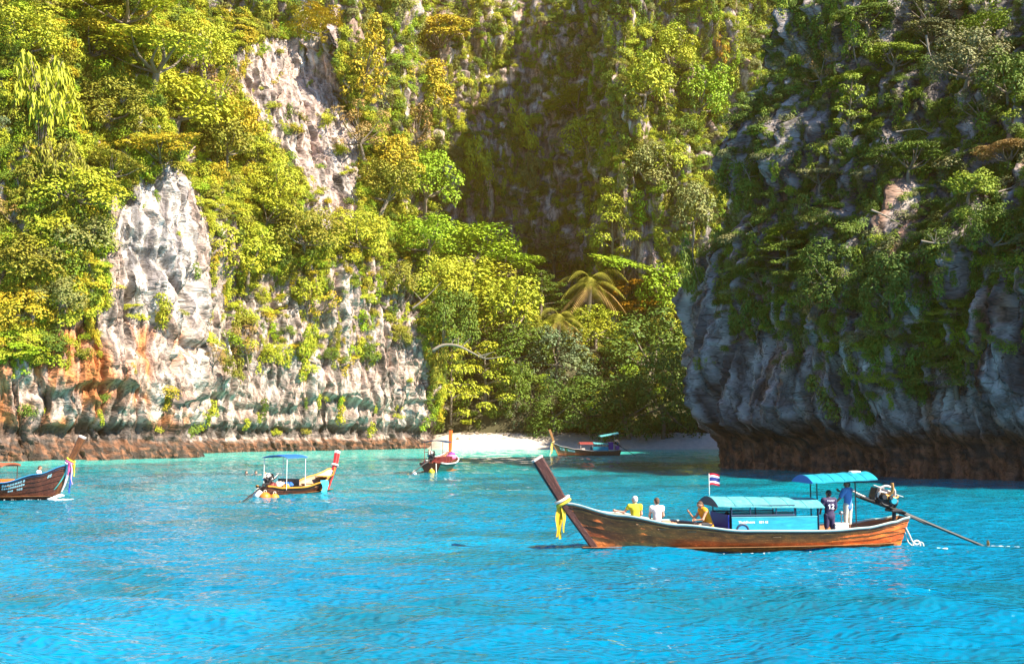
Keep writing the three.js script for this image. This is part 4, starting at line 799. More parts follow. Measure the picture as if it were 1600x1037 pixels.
function makeBoat(label, o) {
  const g = thing('longtail_boat', label, 'boat', o.pos, o.turn), H = hullShape(o), K = 6, NT = o.fine ? 44 : 24;
  const inner = [];
  for (const s of [-1, 1]) inner.push(patch(H, 0.002, 0.992, 0.02, 0.985, -s, NT, 5, -0.045).scale(1, 1, -1));
  for (const q of inner) { const i = q.index.array; for (let k = 0; k < i.length; k += 3) { const t = i[k]; i[k] = i[k + 1]; i[k + 1] = t; } q.computeVertexNormals(); }
  const hull = mesh('hull', join(inner), o.insideMat ?? W.inside, g);
  const edges = [0.0, 0.22, 0.42, 0.60, 0.74, 0.87, 1.0];
  for (const s of [-1, 1]) for (let k = 0; k < K; k++) {                  // lapped planks
    const q = patch(H, 0, 1, edges[k], edges[k + 1], s, NT, 2, (w) => 0.036 * (1 - w)), lip = patch(H, 0, 1, edges[k], edges[k] + 0.001, s, NT, 1, (w) => w ? 0.036 : -0.012);
    const uv = q.attributes.uv; for (let i = 0; i < uv.count; i++) uv.setXY(i, uv.getX(i) * o.L + k * 1.7, uv.getY(i) * 0.2 + k * 0.31);
    const m = Array.isArray(o.hullMat) ? o.hullMat[(k * 3 + (s > 0 ? 1 : 0)) % o.hullMat.length] : o.hullMat;
    const pg = join([q, lip]);
    if (m.vertexColors) { const P = pg.attributes.position, col = new Float32Array(P.count * 3); for (let i = 0; i < P.count; i++) { const x = P.getX(i), v = 0.85 + 0.4 * noise(x * 0.8, k * 3 + s, 2) + 0.25 * noise(x * 3, k * 5, P.getY(i) * 4), red = smooth(-1.5, -5.5, x + 1.2 * noise(x, k * 2, 7)), dk = smooth(3.0, 5.0, x + noise(x, k, 1)) * 0.22; col.set([v * lerp(1, 1.55, red) * (1 - dk), v * lerp(1, 1.2, red) * (1 - dk * 1.15), v * lerp(1, 0.7, red) * (1 - dk * 1.1)], i * 3); } pg.setAttribute('color', new THREE.BufferAttribute(col, 3)); }   // patchy tone, redder and brighter towards the stern, darker forward
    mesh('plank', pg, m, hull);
  }
  { const a = []; for (let j = 0; j <= 6; j++) a.push(H.at(0, j / 6, 1)); const pos = [], idx = []; a.forEach((p) => pos.push(p.x, p.y, p.z, p.x, p.y, -p.z)); for (let j = 0; j < 6; j++) idx.push(2 * j, 2 * j + 1, 2 * j + 2, 2 * j + 1, 2 * j + 3, 2 * j + 2); mesh('transom', geom(pos, idx, null, new Float32Array(28)), o.transomMat ?? W.redStern, g); }
  for (const s of [-1, 1]) {
    const rail = (name, v, w, h, out, m) => { const pts = []; for (let i = 0; i <= NT; i++) { const p = H.at(i / NT, v, s, out); pts.push(p); } const pos = [], idx = [], uv = []; pts.forEach((p, i) => { for (const [y, z] of [[-h, 0], [h * 0.7, 0], [h, w * 0.3], [h, w * 0.8], [h * 0.7, w], [-h, w]]) { pos.push(p.x, p.y + y, p.z + s * (z - w / 2)); uv.push(i * 0.3, y + z); } }); for (let i = 0; i < NT; i++) for (let k = 0; k < 6; k++) { const a = i * 6 + k, b = i * 6 + (k + 1) % 6; s > 0 ? idx.push(a, a + 6, b, b, a + 6, b + 6) : idx.push(a, b, a + 6, b, b + 6, a + 6); } mesh(name, geom(pos, idx, null, uv), m, g); };
    rail('gunwale', 1, 0.09, o.fine ? 0.036 : 0.05, 0.0, o.gunMat);
    rail('rubbing_rail', 0.925, 0.05, 0.022, 0.02, o.railMat ?? W.dark);
    if (o.bootMat) rail('waterline_stripe', 0.40, 0.03, 0.035, 0.008, o.bootMat);
  }
  { // floor, foredeck and stern deck
    const deck = (name, t0, t1, y, m) => { const pos = [], idx = [], uv = [], n = 14; for (let i = 0; i <= n; i++) { const t = lerp(t0, t1, i / n), b = Math.max(0.02, H.beam(t) * 0.94 - 0.05), x = H.xs(t), yy = typeof y === 'function' ? y(t) : y; pos.push(x, yy, -b, x, yy, b); uv.push(x, -b * 2, x, b * 2); } for (let i = 0; i < n; i++) idx.push(2 * i, 2 * i + 1, 2 * i + 2, 2 * i + 1, 2 * i + 3, 2 * i + 2); mesh(name, geom(pos, idx, null, uv), m, g); };
    deck('floor', 0.04, 0.95, 0.2, W.deck);
    deck('foredeck', 0.82, 0.985, (t) => H.sheer(H.xs(t)) - 0.12, o.deckMat ?? W.deck);
    if (o.sternDeck) deck('stern_deck', 0.03, 0.24, o.sternDeck, o.deckMat ?? W.deck);
    for (const t of o.benches ?? []) { const b = H.beam(t) * 0.93; mesh('bench', box(0.3, 0.05, 2 * b, H.xs(t), H.sheer(H.xs(t)) - (o.benchDrop ?? 0.22), 0), W.deck, g); }
  }
  { // prow: the stem carried up into a tall post
    const foot = H.at(1, 0, 1), top = H.at(1, 1, 1), P = [[foot.x, foot.y], [lerp(foot.x, top.x, 0.35), lerp(foot.y, top.y, 0.33)], [lerp(foot.x, top.x, 0.7), lerp(foot.y, top.y, 0.67)], [top.x + 0.02, top.y], ...o.prow];
    const c = new THREE.CatmullRomCurve3(P.map(([x, y]) => V(x, y, 0)), false, 'centripetal'), pts = c.getPoints(22).map((p) => [p.x, p.y]);
    const m = mesh('prow', sweep(pts, (t) => 0.15 + 0.14 * t, (t) => 0.22 + 0.16 * smooth(0.3, 1, t)), o.prowMat ?? W.prow, g);
    if (o.prowCap) { const e = pts[22], f = pts[20]; mesh('prow_cap', sweep([[e[0], e[1]], [e[0] + (e[0] - f[0]) * (o.capLong ?? 0.35), e[1] + (e[1] - f[1]) * (o.capLong ?? 0.35)]], 0.30, 0.39), o.prowCap, m); }
    g.userData.prowAt = top;
  }
  return { g, H };
}
function canopy(g, x0, x1, y0, y1, half, rise, m, endM, posts, name = 'canopy', postM = paint.navy, thick = 0.03) {
  const pos = [], idx = [], uv = [], nx = 6, nz = 10;
  for (const d of [0, -thick]) for (let i = 0; i <= nx; i++) for (let j = 0; j <= nz; j++) { const w = j / nz * 2 - 1, x = lerp(x0, x1, i / nx); pos.push(x, lerp(y0, y1, i / nx) + rise * (1 - w * w) + d - 0.015 * Math.sin(Math.PI * ((i * 1.5) % 1)), w * half); uv.push(x, w * half); }
  const N = (nx + 1) * (nz + 1);
  for (let i = 0; i < nx; i++) for (let j = 0; j < nz; j++) { const a = i * (nz + 1) + j, b = a + nz + 1; idx.push(a, a + 1, b, a + 1, b + 1, b, N + a, N + b, N + a + 1, N + a + 1, N + b, N + b + 1); }
  for (let i = 0; i < nx; i++) for (const j of [0, nz]) { const a = i * (nz + 1) + j, b = a + nz + 1; idx.push(a, b, N + a, b, N + b, N + a); }
  for (let j = 0; j < nz; j++) for (const i of [0, nx]) { const a = i * (nz + 1) + j, b = a + 1; idx.push(a, b, N + a, b, N + b, N + a); }
  const q = geom(pos, idx, null, uv, false).toNonIndexed(); q.computeVertexNormals();
  const c = mesh(name, q, m, g);
  mesh('seam', join([1, 2, 3, 4, 5].map((k) => { const p = []; for (let j = 0; j <= nz; j++) { const w = j / nz * 2 - 1; p.push(V(lerp(x0, x1, k / 6), lerp(y0, y1, k / 6) + rise * (1 - w * w) + 0.004 - 0.015 * Math.sin(Math.PI * ((k * 1.5) % 1)), w * half)); } return tube(p, [0.012], 5, 10); })), m, c);
  if (endM) { const s = new THREE.Shape(); s.moveTo(-half, -0.05); s.lineTo(half, -0.05); for (let j = 0; j <= 12; j++) { const w = 1 - j / 6; s.lineTo(w * half, rise * (1 - w * w) - 0.004); } mesh('end_flap', new THREE.ExtrudeGeometry(s, { depth: 0.012, bevelEnabled: false }).rotateY(Math.PI / 2).translate(Math.max(x0, x1) + 0.004, Math.max(x0, x1) === x0 ? y0 : y1, 0), endM, c); }
  for (const [x, z, yb] of posts) { const yt = lerp(y0, y1, (x - x0) / (x1 - x0)) + rise * (1 - (z / half) ** 2) - thick; mesh(name + '_post', tube([V(x, yb, z), V(x, (yb + yt) / 2, z), V(x, yt, z)], [0.022], 7, 2), postM, g); }
  return c;
}
function engine(g, x, y, s, tip, grip, o = {}) {                          // truck engine on a pivot with its long propeller shaft
  const R = rngOf(77), tilt = (q) => q.rotateZ(0.32).translate(x, y, 0), B = (w, h, d, a, b, c, r = 0.02) => box(w * s, h * s, d * s, a * s, b * s, c * s, r * s);
  const cyl = (r, h, a, b, c, axis = 'z') => { const q = new THREE.CylinderGeometry(r * s, r * s, h * s, 16); axis === 'z' ? q.rotateX(Math.PI / 2) : axis === 'x' ? q.rotateZ(Math.PI / 2) : 0; return q.translate(a * s, b * s, c * s); };
  const pipe = (pts, r) => tube(pts.map((p) => V(p[0] * s, p[1] * s, p[2] * s)), [r * s], 7, pts.length * 4);
  const e = mesh('engine', tilt(join([B(0.46, 0.24, 0.24, 0, -0.04, 0, 0.03), B(0.38, 0.12, 0.3, 0, -0.2, 0, 0.03), cyl(0.14, 0.14, -0.29, -0.06, 0, 'x'), cyl(0.07, 0.2, 0.14, -0.02, -0.2), cyl(0.055, 0.16, -0.05, 0.02, -0.22), B(0.1, 0.14, 0.12, -0.14, 0.02, 0.2), pipe([[0.25, -0.1, -0.2], [0.1, -0.22, -0.24], [-0.2, -0.18, -0.2]], 0.025)])), paint.iron, g);
  mesh('valve_cover', tilt(join([B(0.38, 0.08, 0.15, 0.02, 0.13, 0.02, 0.03), B(0.28, 0.05, 0.1, 0.03, 0.19, -0.02, 0.02)])), paint.pale, e);
  mesh('hose', tilt(join([pipe([[-0.22, 0.08, -0.1], [-0.14, 0.26, -0.16], [0.1, 0.29, -0.15], [0.27, 0.16, -0.12]], 0.035), pipe([[0.26, -0.08, -0.15], [0.3, 0.06, -0.24], [0.1, 0.1, -0.26]], 0.026)])), paint.pale, e);
  mesh('radiator', tilt(join([B(0.05, 0.34, 0.36, 0.33, 0.0, 0, 0.01), ...[-2, -1, 0, 1, 2].map((k) => B(0.07, 0.015, 0.32, 0.33, 0.0 + k * 0.06, 0, 0.004))])), paint.iron, e);
  mesh('fan', tilt(join([0, 1, 2, 3, 4].map((k) => box(0.02 * s, 0.15 * s, 0.06 * s, 0, 0.08 * s, 0, 0.004).rotateY(0.4).rotateX(k * 1.2566).translate(0.27 * s, 0, 0)))), paint.steel, e);
  mesh('exhaust_pipe', tilt(join([pipe([[-0.02, 0.06, -0.14], [-0.08, 0.2, -0.2], [-0.03, 0.42, -0.16]], 0.042), pipe([[0.1, 0.04, -0.2], [-0.2, 0.05, -0.22], [-0.3, 0.12, -0.16]], 0.03)])), paint.brass, e);
  mesh('filter', tilt(cyl(0.085, 0.12, -0.15, -0.04, -0.24)), o.filterMat ?? paint.cyan, e);
  mesh('manifold', tilt(join([0, 1, 2, 3].map((k) => pipe([[0.17 - k * 0.11, 0.08, -0.1], [0.17 - k * 0.11, 0.06, -0.2], [0.12 - k * 0.11, -0.06, -0.22]], 0.024)))), paint.brass, e);
  mesh('belt_guard', tilt(join([new THREE.TorusGeometry(0.11 * s, 0.02 * s, 8, 20).rotateY(Math.PI / 2).translate(0.24 * s, 0.06 * s, -0.06 * s), cyl(0.05, 0.05, 0.24, 0.18, -0.1, 'x'), B(0.22, 0.025, 0.03, 0.36, 0.2, -0.15), B(0.26, 0.022, 0.03, -0.34, 0.16, -0.12)])), paint.pale, e);
  mesh('bed_rail', join([-0.12, 0.12].map((z) => tube([V(x + 0.75 * s, y + 0.02 * s, z * s), V(x, y - 0.25 * s, z * s), V(x - 0.55 * s, y - 0.42 * s, z * s)], [0.032 * s], 6, 4))), paint.rubber, e);
  mesh('mount', join([tube([V(x - 0.25 * s, y - 0.9 * s, 0), V(x - 0.28 * s, y - 0.3 * s, 0)], [0.06 * s, 0.05 * s], 10, 3), box(0.3 * s, 0.07 * s, 0.42 * s, x - 0.26 * s, y - 0.36 * s, 0)]), paint.iron, e);
  const t = mesh('tail_shaft', join([tube([V(x - 0.2 * s, y - 0.3 * s, 0), V(...tip).lerp(V(x - 0.2 * s, y - 0.3 * s, 0), 0.5), V(...tip)], [0.055 * s, 0.042 * s, 0.036 * s], 9, 6), tube([V(x - 0.1 * s, y - 0.34 * s, -0.1 * s), V(x - 0.6 * s, y - 0.5 * s, -0.08 * s), V(...tip).lerp(V(x, y - 0.3 * s, 0), 0.6)], [0.028 * s], 7, 6)]), paint.iron, g);
  mesh('propeller', join([0, 1, 2].map((k) => new THREE.SphereGeometry(0.12 * s, 10, 8).scale(0.14, 1, 0.55).translate(0, 0.11 * s, 0).rotateX(k * 2.094)).concat([new THREE.CylinderGeometry(0.03 * s, 0.045 * s, 0.16 * s, 10).rotateZ(Math.PI / 2)])).translate(tip[0] - 0.03 * s, tip[1] - 0.02, tip[2]), paint.brass, t);
  if (grip) mesh('steering_bar', join([tube([V(x + 0.15 * s, y - 0.1 * s, 0.1 * s), V(x + 0.5 * s, y + 0.0 * s, 0.12 * s), V(...grip)], [0.03 * s, 0.024 * s], 8, 8), box(0.05 * s, 0.05 * s, 0.5 * s, grip[0], grip[1], grip[2])]), paint.pale, g);
}
// ribbons hung on a prow: [colour, offset across, length, forward sway]
function ribbons(boat, label, wraps, tails) {
  const p = V(boat.g.userData.prowAt.x + 0.05, boat.g.userData.prowAt.y + 0.12, 0), t = thing('prow_ribbon', label, 'ribbon', boat.g.localToWorld(p.clone()).toArray(), boat.g.rotation.y);
  wraps.forEach(([m, y, h, tilt], i) => mesh('wrap', new THREE.TorusGeometry(0.21, h, 9, 22).scale(1.12, 0.85, 1).rotateX(Math.PI / 2).rotateZ(tilt ?? -0.5).translate(0.03 + y * 0.5, y, 0), m, t));
  tails.forEach(([m, x, z, len, wide, sway]) => {
    const n = 16, pos = [], idx = [];
    for (let i = 0; i <= n; i++) { const u = i / n, w = wide * (0.55 + 0.6 * Math.sin(Math.PI * Math.min(1, u * 1.15 + 0.1))) * 0.5, cx = x + sway * u * u + 0.02 * Math.sin(u * 9 + x * 20), cz = z + 0.03 * Math.sin(u * 7 + z * 9); for (const d of [0, 0.02]) pos.push(cx - w, -u * len, cz - 0.3 * w + d, cx, -u * len, cz + 0.25 * w + d, cx + w, -u * len, cz - 0.3 * w + d); }
    for (let i = 0; i < n; i++) for (const d of [0, 3]) for (const k of [0, 1]) { const a = i * 6 + d + k, b = a + 6; idx.push(a, b, a + 1, a + 1, b, b + 1); }
    mesh('tail', geom(pos, idx), m, t);
  });
  return t;
}
const place = (boat, x, y, z) => boat.g.localToWorld(V(x, y, z));
const cloth = (r, g, b) => mat(r, g, b, 0.75, { side: THREE.DoubleSide });

// the large boat under way in front
const mainAt = at(1155, 850, 33.9);
const big = makeBoat('large varnished brown longtail boat under way in front with a turquoise cabin', {
  L: 11.9, fine: true, pos: [mainAt.x, -0.05, -33.9], turn: Math.PI + 0.14, sternRake: 0.35, bowRake: 1.3,
  sheer: [[-5.95, 1.06], [-5.3, 0.92], [-4.2, 0.76], [-2.7, 0.70], [0.1, 0.74], [2.3, 0.95], [4.24, 1.25], [5.95, 1.62]],
  beam: [[0, 0.36], [0.1, 0.66], [0.25, 0.90], [0.45, 1.0], [0.62, 0.96], [0.8, 0.68], [0.92, 0.32], [1, 0.07]],
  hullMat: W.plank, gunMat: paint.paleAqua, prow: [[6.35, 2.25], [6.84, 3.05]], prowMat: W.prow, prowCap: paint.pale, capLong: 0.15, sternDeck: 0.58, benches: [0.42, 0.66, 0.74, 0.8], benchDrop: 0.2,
});
big.g.updateMatrixWorld(true);
{
  const g = big.g;
  canopy(g, 1.05, -2.62, 1.56, 1.48, 0.98, 0.25, paint.aqua, paint.navy, [0.57, -0.07, -0.96, -1.6, -2.43].flatMap((x) => [[x, 0.9, 0.7], [x, -0.9, 0.7]]), 'canopy', paint.navy);
  for (const s of [-1, 1]) {
    const p = mesh('side_panel', box(2.94, 0.46, 0.035, -0.89, 0.95, s * 0.93, 0.01), paint.cyan, g);
    mesh('trim', box(2.96, 0.03, 0.05, -0.89, 1.175, s * 0.93, 0.008), paint.aqua, p);
    mesh('window_rail', join([box(2.2, 0.05, 0.04, -0.5, 1.235, s * 0.93, 0.01), box(2.2, 0.035, 0.03, -0.5, 1.55, s * 0.93, 0.01)]), paint.navy, g);
  }
  mesh('front_panel', box(0.04, 0.62, 1.76, 0.66, 0.94, 0, 0.01), paint.blue, g);
  const port = mesh('round_port', new THREE.TorusGeometry(0.19, 0.035, 8, 22, Math.PI).translate(0.22, 0.76, -0.955), paint.navy, g);
  mesh('port_shutter', new THREE.CylinderGeometry(0.17, 0.17, 0.02, 24, 1, false, -Math.PI / 2, Math.PI).rotateX(-Math.PI / 2).translate(0.22, 0.76, -0.955), paint.skyBlue, port);
  const txt = canvasTex(512, 80, (c, w, h) => { c.clearRect(0, 0, w, h); c.fillStyle = '#f4ffff'; c.font = 'bold 50px sans-serif'; c.textBaseline = 'middle'; c.fillText('Thaidivers', 6, 40); c.font = 'bold 46px sans-serif'; c.fillText('081 42', 320, 42); });
  const tm = new THREE.MeshStandardMaterial({ map: txt, transparent: true, alphaTest: 0.4, roughness: 0.5 });
  mesh('lettering', new THREE.PlaneGeometry(1.15, 0.18).rotateY(Math.PI).translate(-0.2, 1.02, -0.953), tm, g);
  canopy(g, -2.3, -4.6, 2.28, 2.38, 0.82, 0.22, paint.cyan, paint.royal, [[-2.72, 0.3, 0.25], [-2.72, -0.2, 0.25], [-4.15, 0.55, 0.55], [-4.15, -0.1, 0.55]], 'stern_canopy', paint.iron);
  const bp = place(big, -4.2, 2.57, 0);
  mesh('bundle', box(0.36, 0.1, 0.24, 0, 0, 0, 0.04), paint.white, thing('roof_bundle', 'small white bundle on top of the stern canopy', 'bundle', bp.toArray(), g.rotation.y));
  engine(g, -5.25, 1.72, 1.25, [-9.0, -0.06, 0.0], [-4.02, 1.98, 0.05]);
  mesh('stern_post', join([tube([V(-3.42, 0.55, -0.5), V(-3.42, 1.2, -0.5)], [0.022], 8, 2), new THREE.SphereGeometry(0.07, 10, 8).translate(-3.42, 1.24, -0.5)]), paint.steel, g);
  mesh('stern_rail', box(0.7, 0.025, 0.035, -3.2, 1.22, -0.5, 0.008), paint.iron, g);
  const cr = thing('cooler_box', 'white cooler box on the stern deck between the two standing men', 'cooler', place(big, -3.4, 0.585, -0.42).toArray(), g.rotation.y);
  mesh('box', box(0.5, 0.26, 0.32, 0, 0.13, 0, 0.03), paint.white, cr); mesh('lid', box(0.52, 0.06, 0.34, 0, 0.292, 0, 0.02), paint.pale, cr);
  const fl = thing('flag', 'red, white and blue striped flag on a thin white pole over the cabin roof', 'flag', place(big, 1.0, 1.84, 0).toArray(), 0);
  mesh('pole', tube([V(0, 0, 0), V(0, 0.35, 0), V(0, 0.72, 0)], [0.012], 6, 3), paint.white, fl);
  const ft = canvasTex(96, 64, (c) => { [['#c8102e', 0, 11], ['#f4f4f4', 11, 10], ['#1f2f7a', 21, 22], ['#f4f4f4', 43, 10], ['#c8102e', 53, 11]].forEach(([k, y, h]) => { c.fillStyle = k; c.fillRect(0, y, 96, h); }); });
  const fg = new THREE.PlaneGeometry(0.36, 0.38, 14, 4).translate(0.18, 0.53, 0), fp = fg.attributes.position;
  for (let i = 0; i < fp.count; i++) { const x = fp.getX(i); fp.setZ(i, 0.035 * Math.sin(x * 17) * (x / 0.36)); fp.setY(i, fp.getY(i) - 0.06 * x + 0.02 * Math.sin(x * 12)); }
  fg.computeVertexNormals();
  mesh('cloth', fg, new THREE.MeshStandardMaterial({ map: ft, side: THREE.DoubleSide, roughness: 0.8 }), fl);
  ribbons(big, 'long yellow ribbon with a white wrap hanging from the tall dark prow', [[cloth(0.8, 0.72, 0.6), 0.0, 0.05], [cloth(0.78, 0.55, 0.04), -0.1, 0.045]], [[cloth(0.80, 0.50, 0.012), 0.08, 0.05, 1.28, 0.15, 0.02], [cloth(0.74, 0.42, 0.01), 0.16, -0.05, 1.2, 0.12, 0.06], [cloth(0.82, 0.56, 0.03), 0.0, -0.1, 1.05, 0.10, -0.02]]);
  const rp = thing('mooring_rope', 'white rope looped over the stern of the large boat', 'rope', place(big, -5.8, 0.75, -0.3).toArray(), g.rotation.y);
  mesh('loop', join([tube([V(0, 0, 0), V(-0.12, -0.25, -0.02), V(-0.25, -0.5, 0), V(-0.42, -0.62, 0.02), V(-0.6, -0.55, 0), V(-0.66, -0.68, 0)], [0.028], 7, 24), tube([V(0.02, 0.02, 0.1), V(-0.05, -0.3, 0.06), V(-0.12, -0.55, 0.02), V(-0.3, -0.7, 0)], [0.024], 7, 18), new THREE.TorusGeometry(0.13, 0.03, 7, 18).translate(-0.42, -0.62, 0.02)]), paint.rope, rp);
  // people aboard
  const sit = { hip: V(0, 0.12, 0), waist: V(0, 0.30, -0.02), chest: V(0, 0.50, 0), neck: V(0, 0.66, 0), head: V(0, 0.79, 0.02), sl: V(0.18, 0.60, 0), sr: V(-0.18, 0.60, 0), el: V(0.23, 0.34, 0.06), er: V(-0.23, 0.34, 0.06), wl: V(0.16, 0.2, 0.26), wr: V(-0.16, 0.2, 0.26), hl: V(0.09, 0.11, 0), hr: V(-0.09, 0.11, 0), kl: V(0.11, 0.13, 0.42), kr: V(-0.11, 0.13, 0.42), al: V(0.11, -0.28, 0.46), ar: V(-0.11, -0.28, 0.46) };
  const faceBow = g.rotation.y + Math.PI / 2, away = Math.PI;
  const q = (x, y, z) => place(big, x, y, z).toArray();
  person('seated person with white hair in a yellow top near the prow', { pos: q(3.6, 0.91, -0.1), turn: away + 0.1, skin: 'fair', hair: 'whiteHair', top: 'yellow', shorts: 'khaki', sleeve: 0.35, J: { ...sit, el: V(0.36, 0.40, 0.06), wl: V(0.58, 0.44, 0.12), look: V(0.5, 0, 1) } });
  person('seated man with short dark hair in a white top, second from the prow', { pos: q(2.85, 0.85, -0.1), turn: away + 0.1, skin: 'fair', hair: 'brownHair', top: 'white', shorts: 'dark', sleeve: 0.3, J: { ...sit, look: V(0.15, 0, 1) } });
  person('woman in an orange vest leaning with one hand raised in front of the cabin', { pos: q(1.2, 0.80, -0.45), turn: faceBow + 0.2, skin: 'tan', hair: 'brownHair', long: true, top: 'orange', vest: true, topFit: 0.055, topLow: -0.3, shorts: 'dark', J: { ...sit, waist: V(0, 0.28, 0.06), chest: V(0, 0.48, 0.16), neck: V(0, 0.62, 0.24), head: V(0, 0.74, 0.30), sl: V(0.18, 0.56, 0.2), sr: V(-0.18, 0.56, 0.2), er: V(-0.2, 0.3, 0.42), wr: V(-0.16, 0.50, 0.62), el: V(0.22, 0.30, 0.34), wl: V(0.12, 0.28, 0.52), look: V(0, -0.1, 1) } });
  person('dark-haired passenger whose head shows in the cabin window', { pos: q(0.36, 0.34, 0.1), turn: away, skin: 'brown', hair: 'black', top: 'dark', shorts: 'dark', J: { ...sit } });
  const p5 = person('standing man in a dark jersey with the number 12 on his back', { pos: q(-3.02, 0.26, -0.45), turn: away + 0.12, skin: 'brown', hair: 'black', top: 'navy', topFit: 0.03, topLow: -0.15, shorts: 'navy', legs: 0.9, sleeve: 0.75, J: { el: V(0.26, 1.12, 0.06), wl: V(0.2, 0.98, 0.26), er: V(-0.24, 1.12, 0.04), wr: V(-0.2, 0.94, 0.22), look: V(0.2, -0.1, 1) } });
  const jt = canvasTex(128, 176, (c) => { c.fillStyle = '#e8e6ee'; c.textAlign = 'center'; c.font = 'bold 92px sans-serif'; c.fillText('12', 64, 148); c.fillStyle = '#dcd9e4'; c.font = 'bold 30px sans-serif'; c.fillText('PHUKET', 64, 44); });
  const pg = new THREE.PlaneGeometry(0.30, 0.42, 12, 8), pp = pg.attributes.position;
  for (let i = 0; i < pp.count; i++) { const x = pp.getX(i); pp.setZ(i, -0.42 * x * x * 2.2); }
  pg.computeVertexNormals();
  mesh('lettering', pg.rotateY(Math.PI).translate(0, 1.27, -0.168), new THREE.MeshStandardMaterial({ map: jt, transparent: true, alphaTest: 0.4, roughness: 0.8 }), p5.children.find((c) => c.name === 'top'));
  person('boatman in a blue shirt and pale trousers steering at the stern', { pos: q(-3.86, 0.585, -0.12), turn: away + 0.55, skin: 'brown', hair: 'black', top: 'blue', topFit: 0.03, topLow: -0.3, shorts: 'khaki', legs: 1.55, sleeve: 0.8, J: { er: V(-0.18, 1.22, 0.24), wr: V(-0.02, 1.36, 0.36), sr: V(-0.17, 1.42, 0.03), el: V(0.32, 1.16, 0.06), wl: V(0.46, 0.96, 0.16), look: V(0.8, 0, 0.6), al: V(0.13, 0.08, -0.02), ar: V(-0.10, 0.08, 0.04) } }).scale.setScalar(0.98);
}
// boat with a blue awning at the left of the middle, seen over its stern
const b2 = at(468, 770, 61.3);
const second = makeBoat('longtail boat with a blue awning and red prow seen over its stern', {
  L: 8.4, pos: [b2.x, 0, -61.3], turn: 1.20, sternRake: 0.3, bowRake: 1.1,
  sheer: [[-4.2, 0.80], [-3, 0.62], [-1, 0.58], [1, 0.78], [2.8, 1.15], [4.2, 1.6]], beam: [[0, 0.42], [0.12, 0.74], [0.3, 0.98], [0.5, 1.05], [0.68, 0.98], [0.85, 0.66], [0.95, 0.3], [1, 0.08]],
  hullMat: W.brown, gunMat: paint.amber, insideMat: wood(0.50, 0.36, 0.26, 0.5), deckMat: paint.white, bootMat: paint.yellow, transomMat: W.dark, prow: [[4.42, 2.05], [4.58, 2.6]], prowMat: paint.red, prowCap: paint.white, capLong: 0.7, sternDeck: 0.45, benches: [0.55, 0.68],
});
second.g.scale.setScalar(0.93); second.g.updateMatrixWorld(true);
{
  const g = second.g, pt = (x, y, z) => place(second, x, y, z).toArray();
  canopy(g, -0.6, -2.9, 2.5, 2.5, 0.95, 0.16, paint.royal, null, [[-0.7, 0.85, 0.55], [-0.7, -0.85, 0.55], [-2.8, 0.85, 0.5], [-2.8, -0.85, 0.5]], 'awning', paint.white);
  engine(g, -3.5, 1.25, 0.95, [-7.3, -0.05, 0.7], [-2.6, 1.5, 0.1], { filterMat: paint.skyBlue });
  mesh('foredeck_hatch', box(0.9, 0.06, 0.7, 2.75, 1.09, 0, 0.02), paint.amber, g);
  mesh('seat_box', join([box(0.5, 0.45, 1.5, -1.0, 0.45, 0, 0.03), box(0.06, 0.55, 1.6, -1.3, 0.85, 0, 0.02)]), paint.iron, g);
  for (const [label, m, x, y, z, r] of [['orange float on the stern of the boat with the blue awning', paint.orange, -4.55, 0.12, 0.5, 0.34], ['white float beside the orange one at the stern of the boat with the blue awning', paint.white, -4.6, 0.28, 0.02, 0.3], ['amber float under the rail of the boat with the blue awning', paint.amber, -4.2, 0.1, 0.95, 0.26]]) { const f = thing('float', label, 'float', pt(x, y, z)); mesh('ball', new THREE.SphereGeometry(r, 20, 14).scale(1, 0.95, 1), m, f); mesh('eye', new THREE.TorusGeometry(0.07, 0.022, 6, 12).translate(0, r + 0.02, 0), paint.rope, f); }
  const heap = (label, m, x, y, z, s, r0) => { const r = rngOf(r0), t = thing('gear_bag', label, 'bag', pt(x, y, z), r() * 3); const q = new THREE.IcosahedronGeometry(s, 3), p = q.attributes.position; for (let i = 0; i < p.count; i++) { const k = 1 + 0.22 * noise(p.getX(i) * 4 + r0, p.getY(i) * 4, p.getZ(i) * 4); p.setXYZ(i, p.getX(i) * k, Math.max(-s * 0.5, p.getY(i) * 0.72 * k), p.getZ(i) * k); } q.computeVertexNormals(); mesh('bag', q, m, t); mesh('strap', new THREE.TorusGeometry(s * 0.8, 0.025, 6, 20, Math.PI).translate(0, 0.0, 0), paint.rubber, t); };
  heap('blue bag among the gear under the blue awning', paint.royal, -2.0, 0.75, 0.45, 0.3, 3);
  heap('pale bag among the gear under the blue awning', paint.pale, -1.7, 0.72, -0.35, 0.34, 4);
  heap('maroon bundle at the stern end of the gear under the blue awning', paint.maroon, -2.6, 0.72, -0.4, 0.3, 5);
  heap('orange bundle next to the rail under the blue awning', paint.amber, -2.5, 0.68, 0.6, 0.22, 6);
  { const t = thing('drying_cloth', 'light blue cloth draped over the side of the boat with the blue awning', 'cloth', pt(1.3, 0.86, 0.98), g.rotation.y), pos = [], idx = [], n = 10; for (let i = 0; i <= n; i++) for (let j = 0; j <= 4; j++) { const u = i / n * 2 - 1, x = (j / 4 - 0.5) * 0.75; pos.push(x + 0.06 * Math.sin(i), u < 0 ? 0.06 + u * 0.3 : 0.06 - u * 0.75, u < 0 ? u * 0.7 : 0.09 + 0.05 * Math.sin(j * 2 + i)); } for (let i = 0; i < n; i++) for (let j = 0; j < 4; j++) { const a = i * 5 + j, b = a + 5; idx.push(a, b, a + 1, a + 1, b, b + 1); } mesh('fabric', geom(pos, idx), cloth(0.05, 0.42, 0.62), t); }
  mesh('prow_wrap', new THREE.TorusGeometry(0.22, 0.07, 9, 20).rotateX(Math.PI / 2).rotateZ(-0.3).translate(4.27, 1.8, 0), paint.white, g);
}
